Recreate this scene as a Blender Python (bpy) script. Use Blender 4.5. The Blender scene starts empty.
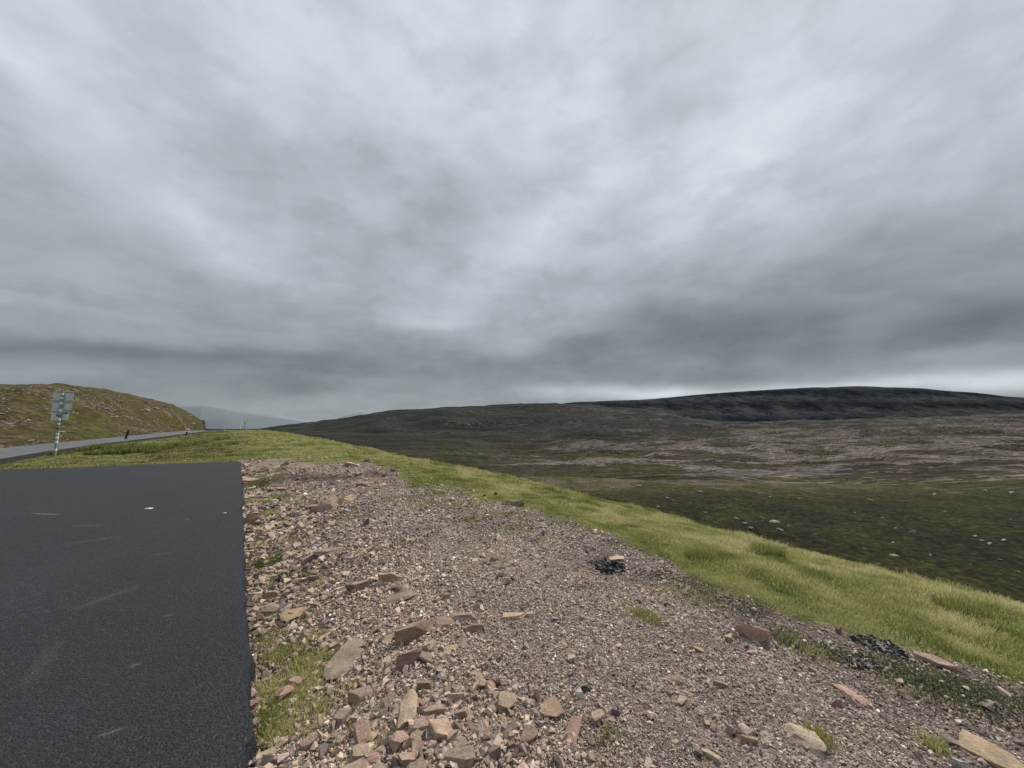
import bpy, bmesh, math, random
import numpy as np
from mathutils import Vector, Matrix, noise as mnoise

random.seed(7)
R = np.random.default_rng(11)
scene = bpy.context.scene
C = scene.collection
PI = math.pi

# ------------------------------------------------------------------ camera
CAM_H = 1.6
FPX = 384.0
PITCH = math.atan(36.0 / FPX)
CP, SP = math.cos(PITCH), math.sin(PITCH)
cam_d = bpy.data.cameras.new("camera")
cam_d.sensor_width = 36.0
cam_d.lens = 36.0 * FPX / 1024.0
cam_d.clip_start = 0.05
cam_d.clip_end = 60000
cam = bpy.data.objects.new("camera", cam_d)
C.objects.link(cam)
cam.location = (0, 0, CAM_H)
cam.rotation_euler = (PI / 2 + PITCH, 0, 0)
scene.camera = cam


def ray(px, py):
    u = (px - 512.0) / FPX
    v = (384.0 - py) / FPX
    return np.array([u, CP - v * SP, SP + v * CP])


def z_for(px, py, Y):
    """height of the land that is seen at image row py when it stands Y metres ahead"""
    d = ray(px, py)
    return CAM_H + d[2] / d[1] * Y


# ------------------------------------------------------------------ numpy noise
def _hash(ix, iy, seed):
    h = (ix.astype(np.int64) * 374761393 + iy.astype(np.int64) * 668265263 + seed * 974634511) & 0xFFFFFFFF
    h = ((h ^ (h >> 13)) * 1274126177) & 0xFFFFFFFF
    h = h ^ (h >> 16)
    return (h & 0xFFFFFF).astype(np.float64) / float(0xFFFFFF)


def vnoise(x, y, seed=0):
    x0 = np.floor(x); y0 = np.floor(y)
    fx = x - x0; fy = y - y0
    fx = fx * fx * fx * (fx * (fx * 6 - 15) + 10)
    fy = fy * fy * fy * (fy * (fy * 6 - 15) + 10)
    a = _hash(x0, y0, seed); b = _hash(x0 + 1, y0, seed)
    c = _hash(x0, y0 + 1, seed); d = _hash(x0 + 1, y0 + 1, seed)
    return (a * (1 - fx) + b * fx) * (1 - fy) + (c * (1 - fx) + d * fx) * fy


def fbm(x, y, scale, octv=4, seed=0, gain=0.5):
    """-1..1 noise, 'scale' = wavelength in metres"""
    x = np.asarray(x, float) / scale; y = np.asarray(y, float) / scale
    amp, tot, out = 1.0, 0.0, 0.0
    for o in range(octv):
        c, s = math.cos(0.6 * o), math.sin(0.6 * o)
        out = out + amp * (vnoise(x * c - y * s + 17.3 * o, x * s + y * c - 9.1 * o, seed + o) * 2 - 1)
        tot += amp
        amp *= gain
        x = x * 2.03; y = y * 2.03
    return out / tot


def sst(a, b, x):
    t = np.clip((x - a) / (b - a), 0, 1)
    return t * t * (3 - 2 * t)


# ------------------------------------------------------------------ the lie of the land
KQ, Q0 = 0.0216, 3.5


def qs(x, y):
    return 0.8 * x + 0.6 * y, -0.6 * x + 0.8 * y


def level(px, py, z=0.0):
    d = ray(px, py); t = (z - CAM_H) / d[2]
    return d[0] * t, d[1] * t


def q_edge(s):                       # edge of the new tarmac: x = EX0 - EXK * y
    return _QE(s)


EX0, EXK = 0.167, 0.708
_t = [((EX0 - EXK * y), y) for y in (-20.0, 30.0)]
_qa, _sa = qs(*_t[0]); _qb, _sb = qs(*_t[1])


def _QE(s):
    return _qa + (_qb - _qa) * (s - _sa) / (_sb - _sa)


_fa, _fb = level(0, 470), level(240, 461)


def far_edge(x, y):                  # >0 beyond the end of the car park
    return y - (_fa[1] + (x - _fa[0]) * (_fb[1] - _fa[1]) / (_fb[0] - _fa[0]))


_gb = [qs(*level(a, b)) for a, b in [(1180, 738), (1024, 688), (940, 664), (860, 640), (790, 618), (700, 580), (640, 550), (560, 515), (490, 490), (410, 474)]]
_GS = [-12] + [b for a, b in _gb] + [16, 19, 21.5, 23]
_GQ = [_gb[0][0]] + [a for a, b in _gb] + [4.0, 3.0, 0.6, -3]


def q_grass(s):                      # gravel / meadow boundary
    return np.interp(s, _GS, _GQ)


_rn = [level(a, b) for a, b in [(0, 458), (50, 450), (100, 443.3), (150, 437.6), (190, 432.8), (226, 428.6)]]
_RY = [-60, 2] + [b for a, b in _rn] + [110, 150]
_RX = [-12, -12.2] + [a for a, b in _rn] + [_rn[-1][0] - 20, _rn[-1][0] - 40]


def road_near(y):
    return np.interp(y, _RY, _RX)


RW = 3.9


def hill_d(x, y):                    # distance uphill of the road's far edge
    return (road_near(y) - RW - x) * 0.85


HPX = np.array([-600, -200, 0, 30, 60, 100, 140, 170, 185, 200, 206, 215, 240, 300, 600])
HSK = np.array([380, 384, 387, 386, 387, 391, 399, 405, 411, 420, 427, 436, 450, 470, 480])


def _hill_table():
    out = []
    for px, py in zip(HPX, HSK):
        Y = np.linspace(3, 240, 4000)
        d = ray(px, 420)
        x = d[0] / d[1] * Y
        dd = hill_d(x, Y)
        k = np.argmax(dd > 33) if (dd > 33).any() else len(Y) - 1
        out.append(z_for(px, py, Y[k]))
    return np.array(out)


HZ = _hill_table()

# rows of the land beyond: image row of the ground at Y metres, per direction
VAL = {
    -300: [(100, 520), (400, 470), (1000, 445), (2200, 432), (5000, 428), (12000, 425)],
    230: [(100, 510), (400, 466), (800, 449), (1500, 436), (2200, 431), (2500, 433), (5000, 430), (12000, 425)],
    300: [(100, 505), (400, 466), (800, 447), (1400, 434), (2100, 423.5), (2400, 430), (4000, 431), (12000, 426)],
    340: [(100, 505), (400, 468), (800, 447), (1300, 434), (2050, 418.5), (2400, 428), (4000, 431), (12000, 426)],
    400: [(100, 505), (300, 474), (700, 452), (1100, 437), (1250, 432), (1310, 426), (1550, 419), (1620, 414), (2000, 410), (2300, 418), (4000, 428), (12000, 426)],
    450: [(100, 505), (300, 476), (600, 458), (1000, 441), (1330, 430), (1400, 421), (1600, 415.5), (1660, 410), (1850, 406.5), (2200, 414), (4000, 428), (12000, 426)],
    500: [(100, 503), (300, 477), (500, 466), (800, 453), (1100, 441), (1370, 429), (1440, 419), (1650, 414), (1720, 408), (1900, 405.5), (2300, 413), (4000, 426), (12000, 426)],
    560: [(100, 500), (200, 483), (300, 476), (500, 466), (800, 453), (1100, 440), (1400, 428), (1480, 419), (1680, 412), (1740, 407), (1900, 404.5), (2300, 411), (3000, 420), (3950, 405.6), (4200, 404), (4500, 405.0), (5000, 412), (12000, 426)],
    600: [(100, 500), (200, 483), (300, 475), (500, 464), (800, 453), (1100, 440), (1500, 421), (1900, 406.5), (2300, 412), (3000, 420), (3600, 412), (3950, 402.6), (4200, 401), (4500, 402.0), (5000, 410), (12000, 426)],
    650: [(100, 500), (200, 483), (300, 474), (500, 463), (800, 452), (1100, 439), (1500, 422), (1800, 413), (2300, 422), (3000, 424), (3600, 411), (3950, 400.6), (4200, 399), (4500, 400.0), (5000, 410), (12000, 426)],
    700: [(100, 500), (200, 484), (300, 474), (500, 463), (800, 450), (1100, 438), (1500, 425), (1750, 421.5), (2300, 424), (3000, 424), (3600, 408), (3950, 396.1), (4200, 394.5), (4500, 395.5), (5000, 410), (12000, 426)],
    800: [(100, 500), (200, 487), (300, 477), (500, 464), (800, 448), (1100, 436), (1500, 425), (1750, 422.5), (2300, 428), (3000, 428), (3600, 404), (3950, 389.6), (4200, 388), (4500, 389.0), (5000, 410), (12000, 426)],
    850: [(100, 500), (200, 486), (300, 475), (500, 460), (800, 444), (1100, 433), (1500, 423.5), (1750, 421), (2300, 428), (3000, 426), (3600, 402), (3950, 387.6), (4200, 386), (4500, 387.0), (5000, 410), (12000, 426)],
    900: [(100, 500), (200, 485), (300, 473), (500, 456), (800, 441), (1100, 430), (1500, 421.5), (1750, 419), (2300, 426), (3000, 426), (3600, 403), (3950, 388.6), (4200, 387), (4500, 388.0), (5000, 410), (12000, 426)],
    960: [(100, 498), (200, 482), (300, 470), (500, 454), (800, 439), (1100, 428), (1500, 419.5), (1750, 417.5), (2300, 424), (3000, 424), (3600, 406), (3950, 392.6), (4200, 391), (4500, 392.0), (5000, 410), (12000, 426)],
    1024: [(100, 496), (150, 485), (200, 479), (300, 468), (500, 452), (800, 438), (1100, 427), (1500, 418.5), (1750, 416), (2300, 422), (3000, 422), (3600, 410), (3950, 398.6), (4200, 397), (4500, 398.0), (5000, 410), (12000, 426)],
    1400: [(100, 490), (150, 480), (200, 474), (300, 463), (500, 448), (800, 435), (1100, 424), (1500, 417), (1750, 415), (2300, 420), (3000, 420), (3600, 411), (3950, 403.6), (4200, 402), (4500, 403.0), (5000, 410), (12000, 426)],
}
VPX = np.array(sorted(VAL))
LY = np.linspace(math.log(90), math.log(12000), 320)
VT = np.array([[z_for(p, np.interp(L, [math.log(a) for a, b in VAL[p]], [b for a, b in VAL[p]]), math.exp(L)) for L in LY] for p in VPX])


def _dense():
    P = np.linspace(VPX[0], VPX[-1], 700)
    i = np.clip(np.searchsorted(VPX, P, side='right') - 1, 0, len(VPX) - 2)
    sl = np.gradient(VT, VPX.astype(float), axis=0)
    h = (VPX[i + 1] - VPX[i]).astype(float)[:, None]; t = ((P - VPX[i]) / (VPX[i + 1] - VPX[i]))[:, None]
    return P, (2 * t ** 3 - 3 * t ** 2 + 1) * VT[i] + (t ** 3 - 2 * t ** 2 + t) * h * sl[i] + (-2 * t ** 3 + 3 * t ** 2) * VT[i + 1] + (t ** 3 - t ** 2) * h * sl[i + 1]


VPX, VT = _dense()


def to_px(x, y):
    return 512 + 386.0 * x / np.maximum(y, 0.5)


def ledge(x, y):
    return 1 - 2.4 * np.abs(fbm(x * .62 + .22 * y, y, 105, 4, 24))


def valley(x, y):
    px = np.clip(to_px(x, y), VPX[0], VPX[-1] - 1e-6)
    L = np.clip(np.log(np.maximum(y, 90)), LY[0], LY[-1] - 1e-9)
    i = np.clip(np.searchsorted(VPX, px, side='right') - 1, 0, len(VPX) - 2)
    fx = (px - VPX[i]) / (VPX[i + 1] - VPX[i])
    t = (L - LY[0]) / (LY[1] - LY[0]); j = np.clip(t.astype(int), 0, len(LY) - 2); fy = t - j
    z = (VT[i, j] * (1 - fx) + VT[i + 1, j] * fx) * (1 - fy) + (VT[i, j + 1] * (1 - fx) + VT[i + 1, j + 1] * fx) * fy
    # outcrops, ledges
    damp = np.clip((y - 110) / 550, 0.05, 1) * np.clip((9000 - y) / 3000, 0, 1)
    rid = np.clip((y - 2300) / 700, 0, 1)
    n = (1 - .6 * rid) * 8 * fbm(x * 0.75, y, 260, 3, 3) + (3 + 3.5 * sst(470, 640, px)) * (1 - np.abs(fbm(x * 0.8 + 40, y, 90, 3, 9)) * 2) * (1 - 0.9 * rid) + (1 - .6 * rid) * (.9 + 2.5 * sst(470, 640, px)) * fbm(x * .6, y, 30, 3, 21) + (1 - rid) * (1.6 * sst(420, 640, px) * np.abs(fbm(x * .7, y, 14, 3, 23)) + 6.5 * ledge(x, y) * (.12 + .88 * sst(470, 640, px)))
    zz = z + n * damp
    face = sst(3000, 3500, y) * sst(4150, 3850, y)
    zz = zz + face * (48 * (np.abs(fbm(x, y * .35, 420, 3, 36)) - .25) + 10 * fbm(x, y * .5, 120, 3, 37))
    hh = 9.0 + 0.002 * y
    zt = (zz + 3.0 * fbm(x, y, 150, 2, 33)) / hh
    fr = zt - np.floor(zt)
    ter = hh * (np.floor(zt) + sst(0.62, 0.98, fr))
    amt = 0.30 * sst(-.2, .3, fbm(x, y, 340, 2, 35)) * np.clip((y - 260) / 500, 0, 1) * np.clip((2500 - y) / 400, 0, 1)
    return zz * (1 - amt) + (ter - 3.0 * fbm(x, y, 150, 2, 33) + 0.2 * hh) * amt


def bench_edge(x, y):
    px = to_px(x, y)
    return np.interp(px, [300, 560, 760, 900, 1024, 1300], [100, 103, 94, 87, 82, 74]) + 7 * fbm(x, y, 38, 3, 5)


def bench(x, y):
    e = bench_edge(x, y)
    z = -14.0 + 0.55 * fbm(x, y, 22, 3, 41) + 0.28 * fbm(x, y, 3.0, 3, 42)
    over = np.maximum(y - e, 0)
    z = z - 0.012 * np.minimum(over, 12) ** 2 - 0.29 * np.maximum(over - 12, 0)
    return z


def smax(a, b, k):
    h = np.clip(0.5 + 0.5 * (a - b) / k, 0, 1)
    return b * (1 - h) + a * h + k * h * (1 - h)


def near(x, y, detail=True):
    q, s = qs(x, y)
    u = np.maximum(q - Q0, 0)
    kq = np.interp(s, [-4, 3, 9, 14], [0.030, 0.029, 0.0225, 0.0216])
    um = 0.55 / (2 * kq)
    z = np.where(u < um, -kq * u * u, -kq * um * um - 0.55 * (u - um))
    v = np.maximum(s - 76, 0)
    z = z - np.where(v < 25, 0.0065 * v * v, 4.06 + 0.325 * (v - 25)) * (1 - sst(3, 14, hill_d(x, y)) * (1 - sst(204, 216, np.where(y > 2, to_px(x, y), -600))))
    r = np.hypot(x, y)
    fe = far_edge(x, y)
    de = np.maximum(q - q_edge(s), fe * 0.9)                # distance outside the car park
    dn = (x - road_near(y)) * 0.85                          # distance on this side of the road
    shelf = -0.11 + 0.11 * sst(0.02, 1.3, np.minimum(de, 40)) + 0.0
    z = z + np.where(de < 0.0, -0.11, np.where(fe > 0, -0.05, shelf))
    out = sst(0.05, 0.5, de)
    if detail:
        z = z + out * (0.035 * fbm(x, y, 1.1, 3, 51) + 0.015 * fbm(x, y, 0.25, 2, 52) + 0.05 * fbm(x, y, 5, 2, 53))
        g = sst(-0.3, 0.8, q - q_grass(s))
        z = z + g * (0.07 * fbm(x, y, 1.6, 2, 54) + 0.03 * fbm(x, y, 0.5, 2, 55) + 0.16 * fbm(x, y, 6, 2, 56) * sst(2, 6, q))
        # the heap of rubble by the tarmac, the raised gravel layer further on
        z = z + 0.13 * np.exp(-(((x + 0.40) / 0.30) ** 2 + ((y - 1.95) / 0.42) ** 2))
        z = z + 0.10 * np.exp(-(((x + 1.9) / 0.5) ** 2 + ((y - 5.0) / 0.8) ** 2)) * 0.6
        ly = 10.75 + 0.35 * (x + 4.4) + 0.35 * fbm(x, y, 1.5, 2, 58)
        ramp = sst(0.0, 0.3, y - ly) * (1 - sst(3.0, 6.5, y - ly)) * sst(0.2, 1.2, x + 7.3 - 0.3 * (y - 11)) * (1 - sst(-3.4, -2.4, x + 0.5 * (y - 11)))
        z = z + 0.2 * ramp
        # rough verge towards the road
        vg = sst(0.5, 3, fe) * sst(0.0, 2.0, dn)
        z = z + vg * (0.08 * fbm(x, y, 2.2, 2, 57) + 0.10 * fbm(x, y, 9, 2, 59))
    hd = hill_d(x, y)
    onroad = (dn < 0.4) & (hd < 0.9) & (y < 200)
    z = np.where(onroad, z - 0.18, z) - 0.12 * sst(1.6, .4, dn) * (hd < 0) * (dn >= .4)
    zc = np.interp(np.where(y > 2, to_px(x, y), -600), HPX, HZ)
    hh = np.maximum(hd, 0)
    prof = sst(-8, 33, hh) - sst(-8, 33, 0.0)
    prof = prof / (1 - sst(-8, 33, 0.0))
    roll = np.maximum(hh - 30, 0)
    amp = sst(0, 8, hh) * np.clip((zc + 1) / 4, 0, 1)
    zh = zc * prof - 0.004 * roll ** 2 + amp * (0.7 * fbm(x, y, 9, 3, 61) + 0.5 * fbm(x, y, 2.6, 3, 62))
    return z + np.where((hd > 0) & (y > -40) & (y < 260), zh, 0)


def land(x, y):
    x = np.asarray(x, float); y = np.asarray(y, float)
    zn = near(x, y)
    zb = bench(x, y)
    q, s = qs(x, y)
    zb = np.where(to_px(x, y) > 150, zb, -60.0)
    z = smax(zn, zb, 1.6)
    yy = np.maximum(y, 90.0)
    zv = valley(x, yy)
    zv = np.where(y > 90, zv, -200)
    return np.where(y > 90, smax(z, zv, 2.0), np.where(zn > zb + 1.6, zn, z))


def land1(x, y):
    return float(land(np.array([x]), np.array([y]))[0])


def at(px, py, tmax=160.0):
    """where the line of sight through a spot of the photograph meets the ground"""
    d = ray(px, py)
    t = np.geomspace(1.0, tmax, 6000)
    x = d[0] * t; y = d[1] * t; z = CAM_H + d[2] * t
    g = land(x, y)
    k = np.argmax(z < g) if (z < g).any() else len(t) - 1
    return float(x[k]), float(y[k]), float(g[k])


# ------------------------------------------------------------------ helpers
def mesh_from(name, V, F4=None, F3=None, col=None, attrs=None, smooth=False):
    me = bpy.data.meshes.new(name)
    V = np.asarray(V, np.float32)
    n4 = 0 if F4 is None else len(F4)
    n3 = 0 if F3 is None else len(F3)
    me.vertices.add(len(V)); me.vertices.foreach_set("co", V.ravel())
    me.loops.add(n4 * 4 + n3 * 3)
    idx = []
    if n4: idx.append(np.asarray(F4, np.int32).ravel())
    if n3: idx.append(np.asarray(F3, np.int32).ravel())
    me.loops.foreach_set("vertex_index", np.concatenate(idx))
    me.polygons.add(n4 + n3)
    st = np.concatenate([np.arange(n4) * 4, n4 * 4 + np.arange(n3) * 3]).astype(np.int32)
    me.polygons.foreach_set("loop_start", st)
    me.update(calc_edges=True)
    me.polygons.foreach_set("use_smooth", np.full(n4 + n3, bool(smooth)))
    if col is not None:
        a = me.attributes.new("Col", 'FLOAT_COLOR', 'POINT')
        c = np.ones((len(V), 4), np.float32); c[:, :3] = col
        a.data.foreach_set("color", c.ravel())
    for k, v in (attrs or {}).items():
        a = me.attributes.new(k, 'FLOAT', 'POINT')
        a.data.foreach_set("value", np.asarray(v, np.float32))
    return me


def link(name, me, mat, parent=None, loc=None):
    o = bpy.data.objects.new(name, me)
    C.objects.link(o)
    if mat is not None:
        if len(me.materials) == 0:
            me.materials.append(mat)
    if parent: o.parent = parent
    if loc is not None: o.location = loc
    return o


def tag(o, label=None, cat=None, group=None, kind=None):
    if label: o["label"] = label
    if cat: o["category"] = cat
    if group: o["group"] = group
    if kind: o["kind"] = kind
    return o


def thing(name, label, cat, loc, rz=0.0, group=None):
    o = bpy.data.objects.new(name, None)
    o.empty_display_size = 0.2
    C.objects.link(o)
    o.location = loc; o.rotation_euler = (0, 0, rz)
    return tag(o, label, cat, group)


class NT:
    def __init__(self, tree):
        self.t = tree; self.n = tree.nodes; self.l = tree.links
        self.n.clear()

    def new(self, typ, **kw):
        nd = self.n.new(typ)
        for k, v in kw.items():
            if k == 'inputs':
                for a, b in v.items(): self.set(nd, a, b)
            else:
                setattr(nd, k, v)
        return nd

    def set(self, nd, key, val):
        s = nd.inputs[key]
        if hasattr(val, 'is_output') or isinstance(val, bpy.types.NodeSocket):
            self.l.new(val, s)
        else:
            s.default_value = val

    def math(self, op, a, b=None, c=None, clamp=False):
        nd = self.new('ShaderNodeMath', operation=op, use_clamp=clamp)
        self.set(nd, 0, a)
        if b is not None: self.set(nd, 1, b)
        if c is not None: self.set(nd, 2, c)
        return nd.outputs[0]

    def vmath(self, op, a, b=None, c=None):
        nd = self.new('ShaderNodeVectorMath', operation=op)
        self.set(nd, 0, a)
        if b is not None: self.set(nd, 1, b)
        if c is not None: self.set(nd, 2, c)
        return nd.outputs['Value'] if op in ('DOT_PRODUCT', 'LENGTH') else nd.outputs[0]

    def noise(self, vec, scale, detail=4, rough=0.55, dist=0.0):
        nd = self.new('ShaderNodeTexNoise')
        self.set(nd, 'Vector', vec); nd.inputs['Scale'].default_value = scale
        nd.inputs['Detail'].default_value = detail; nd.inputs['Roughness'].default_value = rough
        nd.inputs['Distortion'].default_value = dist
        return nd.outputs[0]

    def ramp(self, fac, stops, interp='LINEAR'):
        nd = self.new('ShaderNodeValToRGB')
        self.set(nd, 0, fac)
        cr = nd.color_ramp; cr.interpolation = interp
        while len(cr.elements) < len(stops): cr.elements.new(0.5)
        for e, (p, c) in zip(cr.elements, stops):
            e.position = p
            e.color = (c[0], c[1], c[2], 1) if hasattr(c, '__len__') else (c, c, c, 1)
        return nd.outputs[0]

    def mix(self, fac, a, b, blend='MIX'):
        nd = self.new('ShaderNodeMix', data_type='RGBA', blend_type=blend)
        self.set(nd, 0, fac)
        for k, v in ((6, a), (7, b)):
            if not isinstance(v, bpy.types.NodeSocket): v = (v[0], v[1], v[2], 1)
            self.set(nd, k, v)
        return nd.outputs[2]

    def attr(self, name, out='Fac'):
        nd = self.new('ShaderNodeAttribute'); nd.attribute_name = name
        return nd.outputs[out]

    def finish(self, color, rough=0.9, bump=None, bstr=0.5, bdist=0.02, spec=0.2, metal=0.0, transl=0.0):
        p = self.new('ShaderNodeBsdfPrincipled')
        if not isinstance(color, bpy.types.NodeSocket): color = (color[0], color[1], color[2], 1)
        self.set(p, 'Base Color', color); self.set(p, 'Roughness', rough)
        self.set(p, 'Specular IOR Level', spec); self.set(p, 'Metallic', metal)
        if bump is not None:
            b = self.new('ShaderNodeBump'); b.inputs['Strength'].default_value = bstr
            b.inputs['Distance'].default_value = bdist
            self.set(b, 'Height', bump); self.set(p, 'Normal', b.outputs[0])
        out = self.new('ShaderNodeOutputMaterial')
        if transl > 0:
            tr = self.new('ShaderNodeBsdfTranslucent'); self.set(tr, 'Color', color)
            m = self.new('ShaderNodeMixShader'); m.inputs[0].default_value = transl
            self.l.new(p.outputs[0], m.inputs[1]); self.l.new(tr.outputs[0], m.inputs[2])
            self.l.new(m.outputs[0], out.inputs[0])
        else:
            self.l.new(p.outputs[0], out.inputs[0])


def material(name):
    m = bpy.data.materials.new(name); m.use_nodes = True
    return m, NT(m.node_tree)


# ------------------------------------------------------------------ materials
def pos(n):
    return n.new('ShaderNodeNewGeometry').outputs['Position']


def mat_ground():
    m, n = material("gravel_and_turf")
    P = pos(n)
    v1 = n.new('ShaderNodeTexVoronoi', inputs={'Vector': P, 'Scale': 42.0})
    v2 = n.new('ShaderNodeTexVoronoi', inputs={'Vector': P, 'Scale': 17.0})
    grit = n.ramp(n.new('ShaderNodeSeparateColor', inputs={0: v1.outputs['Color']}).outputs[0],
                  [(0.0, (.045, .032, .026)), (.35, (.15, .112, .092)), (.7, (.25, .19, .157)), (.92, (.38, .31, .26)), (1, (.52, .46, .42))])
    grit2 = n.ramp(n.new('ShaderNodeSeparateColor', inputs={0: v2.outputs['Color']}).outputs[1],
                   [(0, (.10, .073, .058)), (.6, (.23, .175, .145)), (1, (.36, .285, .23))])
    gr = n.mix(0.35, grit, grit2)  # base kept dark to paint in shade between the pebbles
    dirt = n.ramp(n.noise(P, 1.3, 5), [(.3, (.085, .060, .045)), (.7, (.19, .142, .110))])
    gr = n.mix(n.ramp(n.noise(P, 2.6, 4), [(.45, 0.0), (.7, 0.75)]), gr, dirt)
    turf = n.ramp(n.noise(P, 3.0, 6, .65), [(.25, (.075, .088, .022)), (.5, (.16, .168, .048)), (.75, (.26, .24, .085))])
    fine = n.ramp(n.noise(P, 60.0, 3), [(.3, (.5, .5, .5)), (.7, (1.2, 1.2, 1.2))])
    turf = n.mix(1.0, turf, fine, 'MULTIPLY')
    g = n.attr("turf")
    edge = n.noise(P, 7.0, 5, .6)
    f = n.math('ADD', g, n.math('MULTIPLY', n.math('SUBTRACT', edge, 0.5), 0.5))
    f = n.ramp(f, [(.42, 0.0), (.58, 1.0)])
    col = n.mix(f, gr, turf)
    soil_shade = n.attr("soil_shade")
    col = n.mix(n.math('MULTIPLY', soil_shade, n.ramp(n.noise(P, 5.0, 5), [(.35, 0.2), (.65, 1.0)])), col, (.035, .028, .022))
    h = n.math('ADD', n.math('MULTIPLY', v1.outputs['Distance'], -0.8), n.noise(P, 25.0, 5))
    n.finish(col, 0.92, h, 0.9, 0.02, 0.15)
    return m


def mat_tarmac(name, base, scuffs=(), joint=1.0):
    m, n = material(name)
    P = pos(n)
    v = n.new('ShaderNodeTexVoronoi', inputs={'Vector': P, 'Scale': 78.0})
    cs = n.new('ShaderNodeSeparateColor', inputs={0: v.outputs['Color']}).outputs[0]
    b = np.array(base)
    c = n.ramp(cs, [(0, tuple(b * .4)), (.5, tuple(b * .85)), (.85, tuple(b * 1.4)), (1, tuple(b * 2.4))])
    big = n.ramp(n.noise(P, 0.5, 5, .6), [(.3, .8), (.7, 1.25)])
    c = n.mix(1.0, c, big, 'MULTIPLY')
    # roller lanes, tyre scuffs and dusty drag marks
    st = n.new('ShaderNodeMapping', inputs={'Vector': P}); st.inputs['Rotation'].default_value = (0, 0, -0.62); st.inputs['Scale'].default_value = (1.1, .12, 1)
    lane = n.ramp(n.noise(st.outputs[0], 1.0, 5, .6), [(.5, 0.0), (.72, 1.0)])
    c = n.mix(n.math('MULTIPLY', lane, .11), c, tuple(b * 2.4 + .01))
    dust = n.noise(P, 30.0, 4, .7)
    for (x0, y0, x1, y1, w, k, tint) in scuffs:
        dx, dy = x1 - x0, y1 - y0; L = math.hypot(dx, dy); dx /= L; dy /= L
        rel = n.vmath('SUBTRACT', P, (x0, y0, 0))
        al = n.vmath('DOT_PRODUCT', rel, (dx / L, dy / L, 0)); ac = n.vmath('DOT_PRODUCT', rel, (-dy / w, dx / w, 0))
        env = n.math('MULTIPLY', n.math('MULTIPLY', al, n.math('SUBTRACT', 1.0, al), clamp=True), 4.0, clamp=True)
        prof = n.math('POWER', .3, n.math('MULTIPLY', ac, ac))
        f = n.math('MULTIPLY', n.math('MULTIPLY', env, prof), n.math('MULTIPLY', n.ramp(dust, [(.35, 0.0), (.65, 1.0)]), k))
        c = n.mix(f, c, tint)
    h = n.math('ADD', n.math('MULTIPLY', v.outputs['Distance'], -1.0), n.math('MULTIPLY', n.noise(P, 140.0, 3), 0.6))
    gs_ = n.new('ShaderNodeTexNoise'); n.set(gs_, 'Vector', P); gs_.inputs['Scale'].default_value = 230.0; gs_.inputs['Detail'].default_value = 2
    c = n.mix(1.0, c, n.ramp(gs_.outputs[0], [(.36, (.35, .35, .35)), (.5, (.95, .95, .95)), (.62, (2.1, 2.1, 2.05))]), 'MULTIPLY')
    n.finish(c, 0.64, h, .8, 0.009, 0.30)
    return m


def mat_hillside():
    m, n = material("cloud_shaded_heather")  # heather and grass, albedo darkened to stand in for cloud shadow
    P = pos(n)
    a = n.noise(P, 0.09, 5, .6)
    b = n.noise(P, 1.1, 6, .7)
    e_ = n.noise(P, 3.0, 5, .7)
    b = n.math('ADD', n.math('MULTIPLY', b, .75), n.math('MULTIPLY', e_, .25))
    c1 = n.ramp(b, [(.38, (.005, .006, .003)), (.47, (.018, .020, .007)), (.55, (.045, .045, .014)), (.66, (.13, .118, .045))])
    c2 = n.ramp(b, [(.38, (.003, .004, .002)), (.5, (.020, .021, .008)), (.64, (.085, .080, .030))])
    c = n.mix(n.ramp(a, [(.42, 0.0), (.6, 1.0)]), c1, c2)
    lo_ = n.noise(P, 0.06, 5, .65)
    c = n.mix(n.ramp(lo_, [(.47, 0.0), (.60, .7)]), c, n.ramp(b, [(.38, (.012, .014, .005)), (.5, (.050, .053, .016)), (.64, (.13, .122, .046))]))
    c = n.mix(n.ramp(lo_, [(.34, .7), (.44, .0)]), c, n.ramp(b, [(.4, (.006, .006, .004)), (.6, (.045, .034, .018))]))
    far = n.attr("edge")
    c = n.mix(n.math('MULTIPLY', far, .5), c, n.ramp(b, [(.3, (.04, .043, .014)), (.7, (.12, .115, .04))]))
    ok_ = n.math('ADD', n.math('MULTIPLY', far, .16), n.math('ADD', n.math('MULTIPLY', n.noise(P, .16, 5, .65), .6), n.math('MULTIPLY', e_, .4)))
    c = n.mix(n.ramp(ok_, [(.655, 0.0), (.69, .9)]), c, n.ramp(e_, [(.4, (.05, .042, .038)), (.6, (.19, .16, .145))]))
    st = n.noise(P, 2.3, 3, .5)
    c = n.mix(n.ramp(st, [(.73, 0.0), (.745, 1.0)]), c, (.24, .22, .20))
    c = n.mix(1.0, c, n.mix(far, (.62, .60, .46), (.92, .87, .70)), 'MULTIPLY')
    n.finish(c, 0.95, n.math('ADD', b, n.noise(P, 5.0, 4)), 1.0, 0.35, 0.1)
    return m


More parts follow.
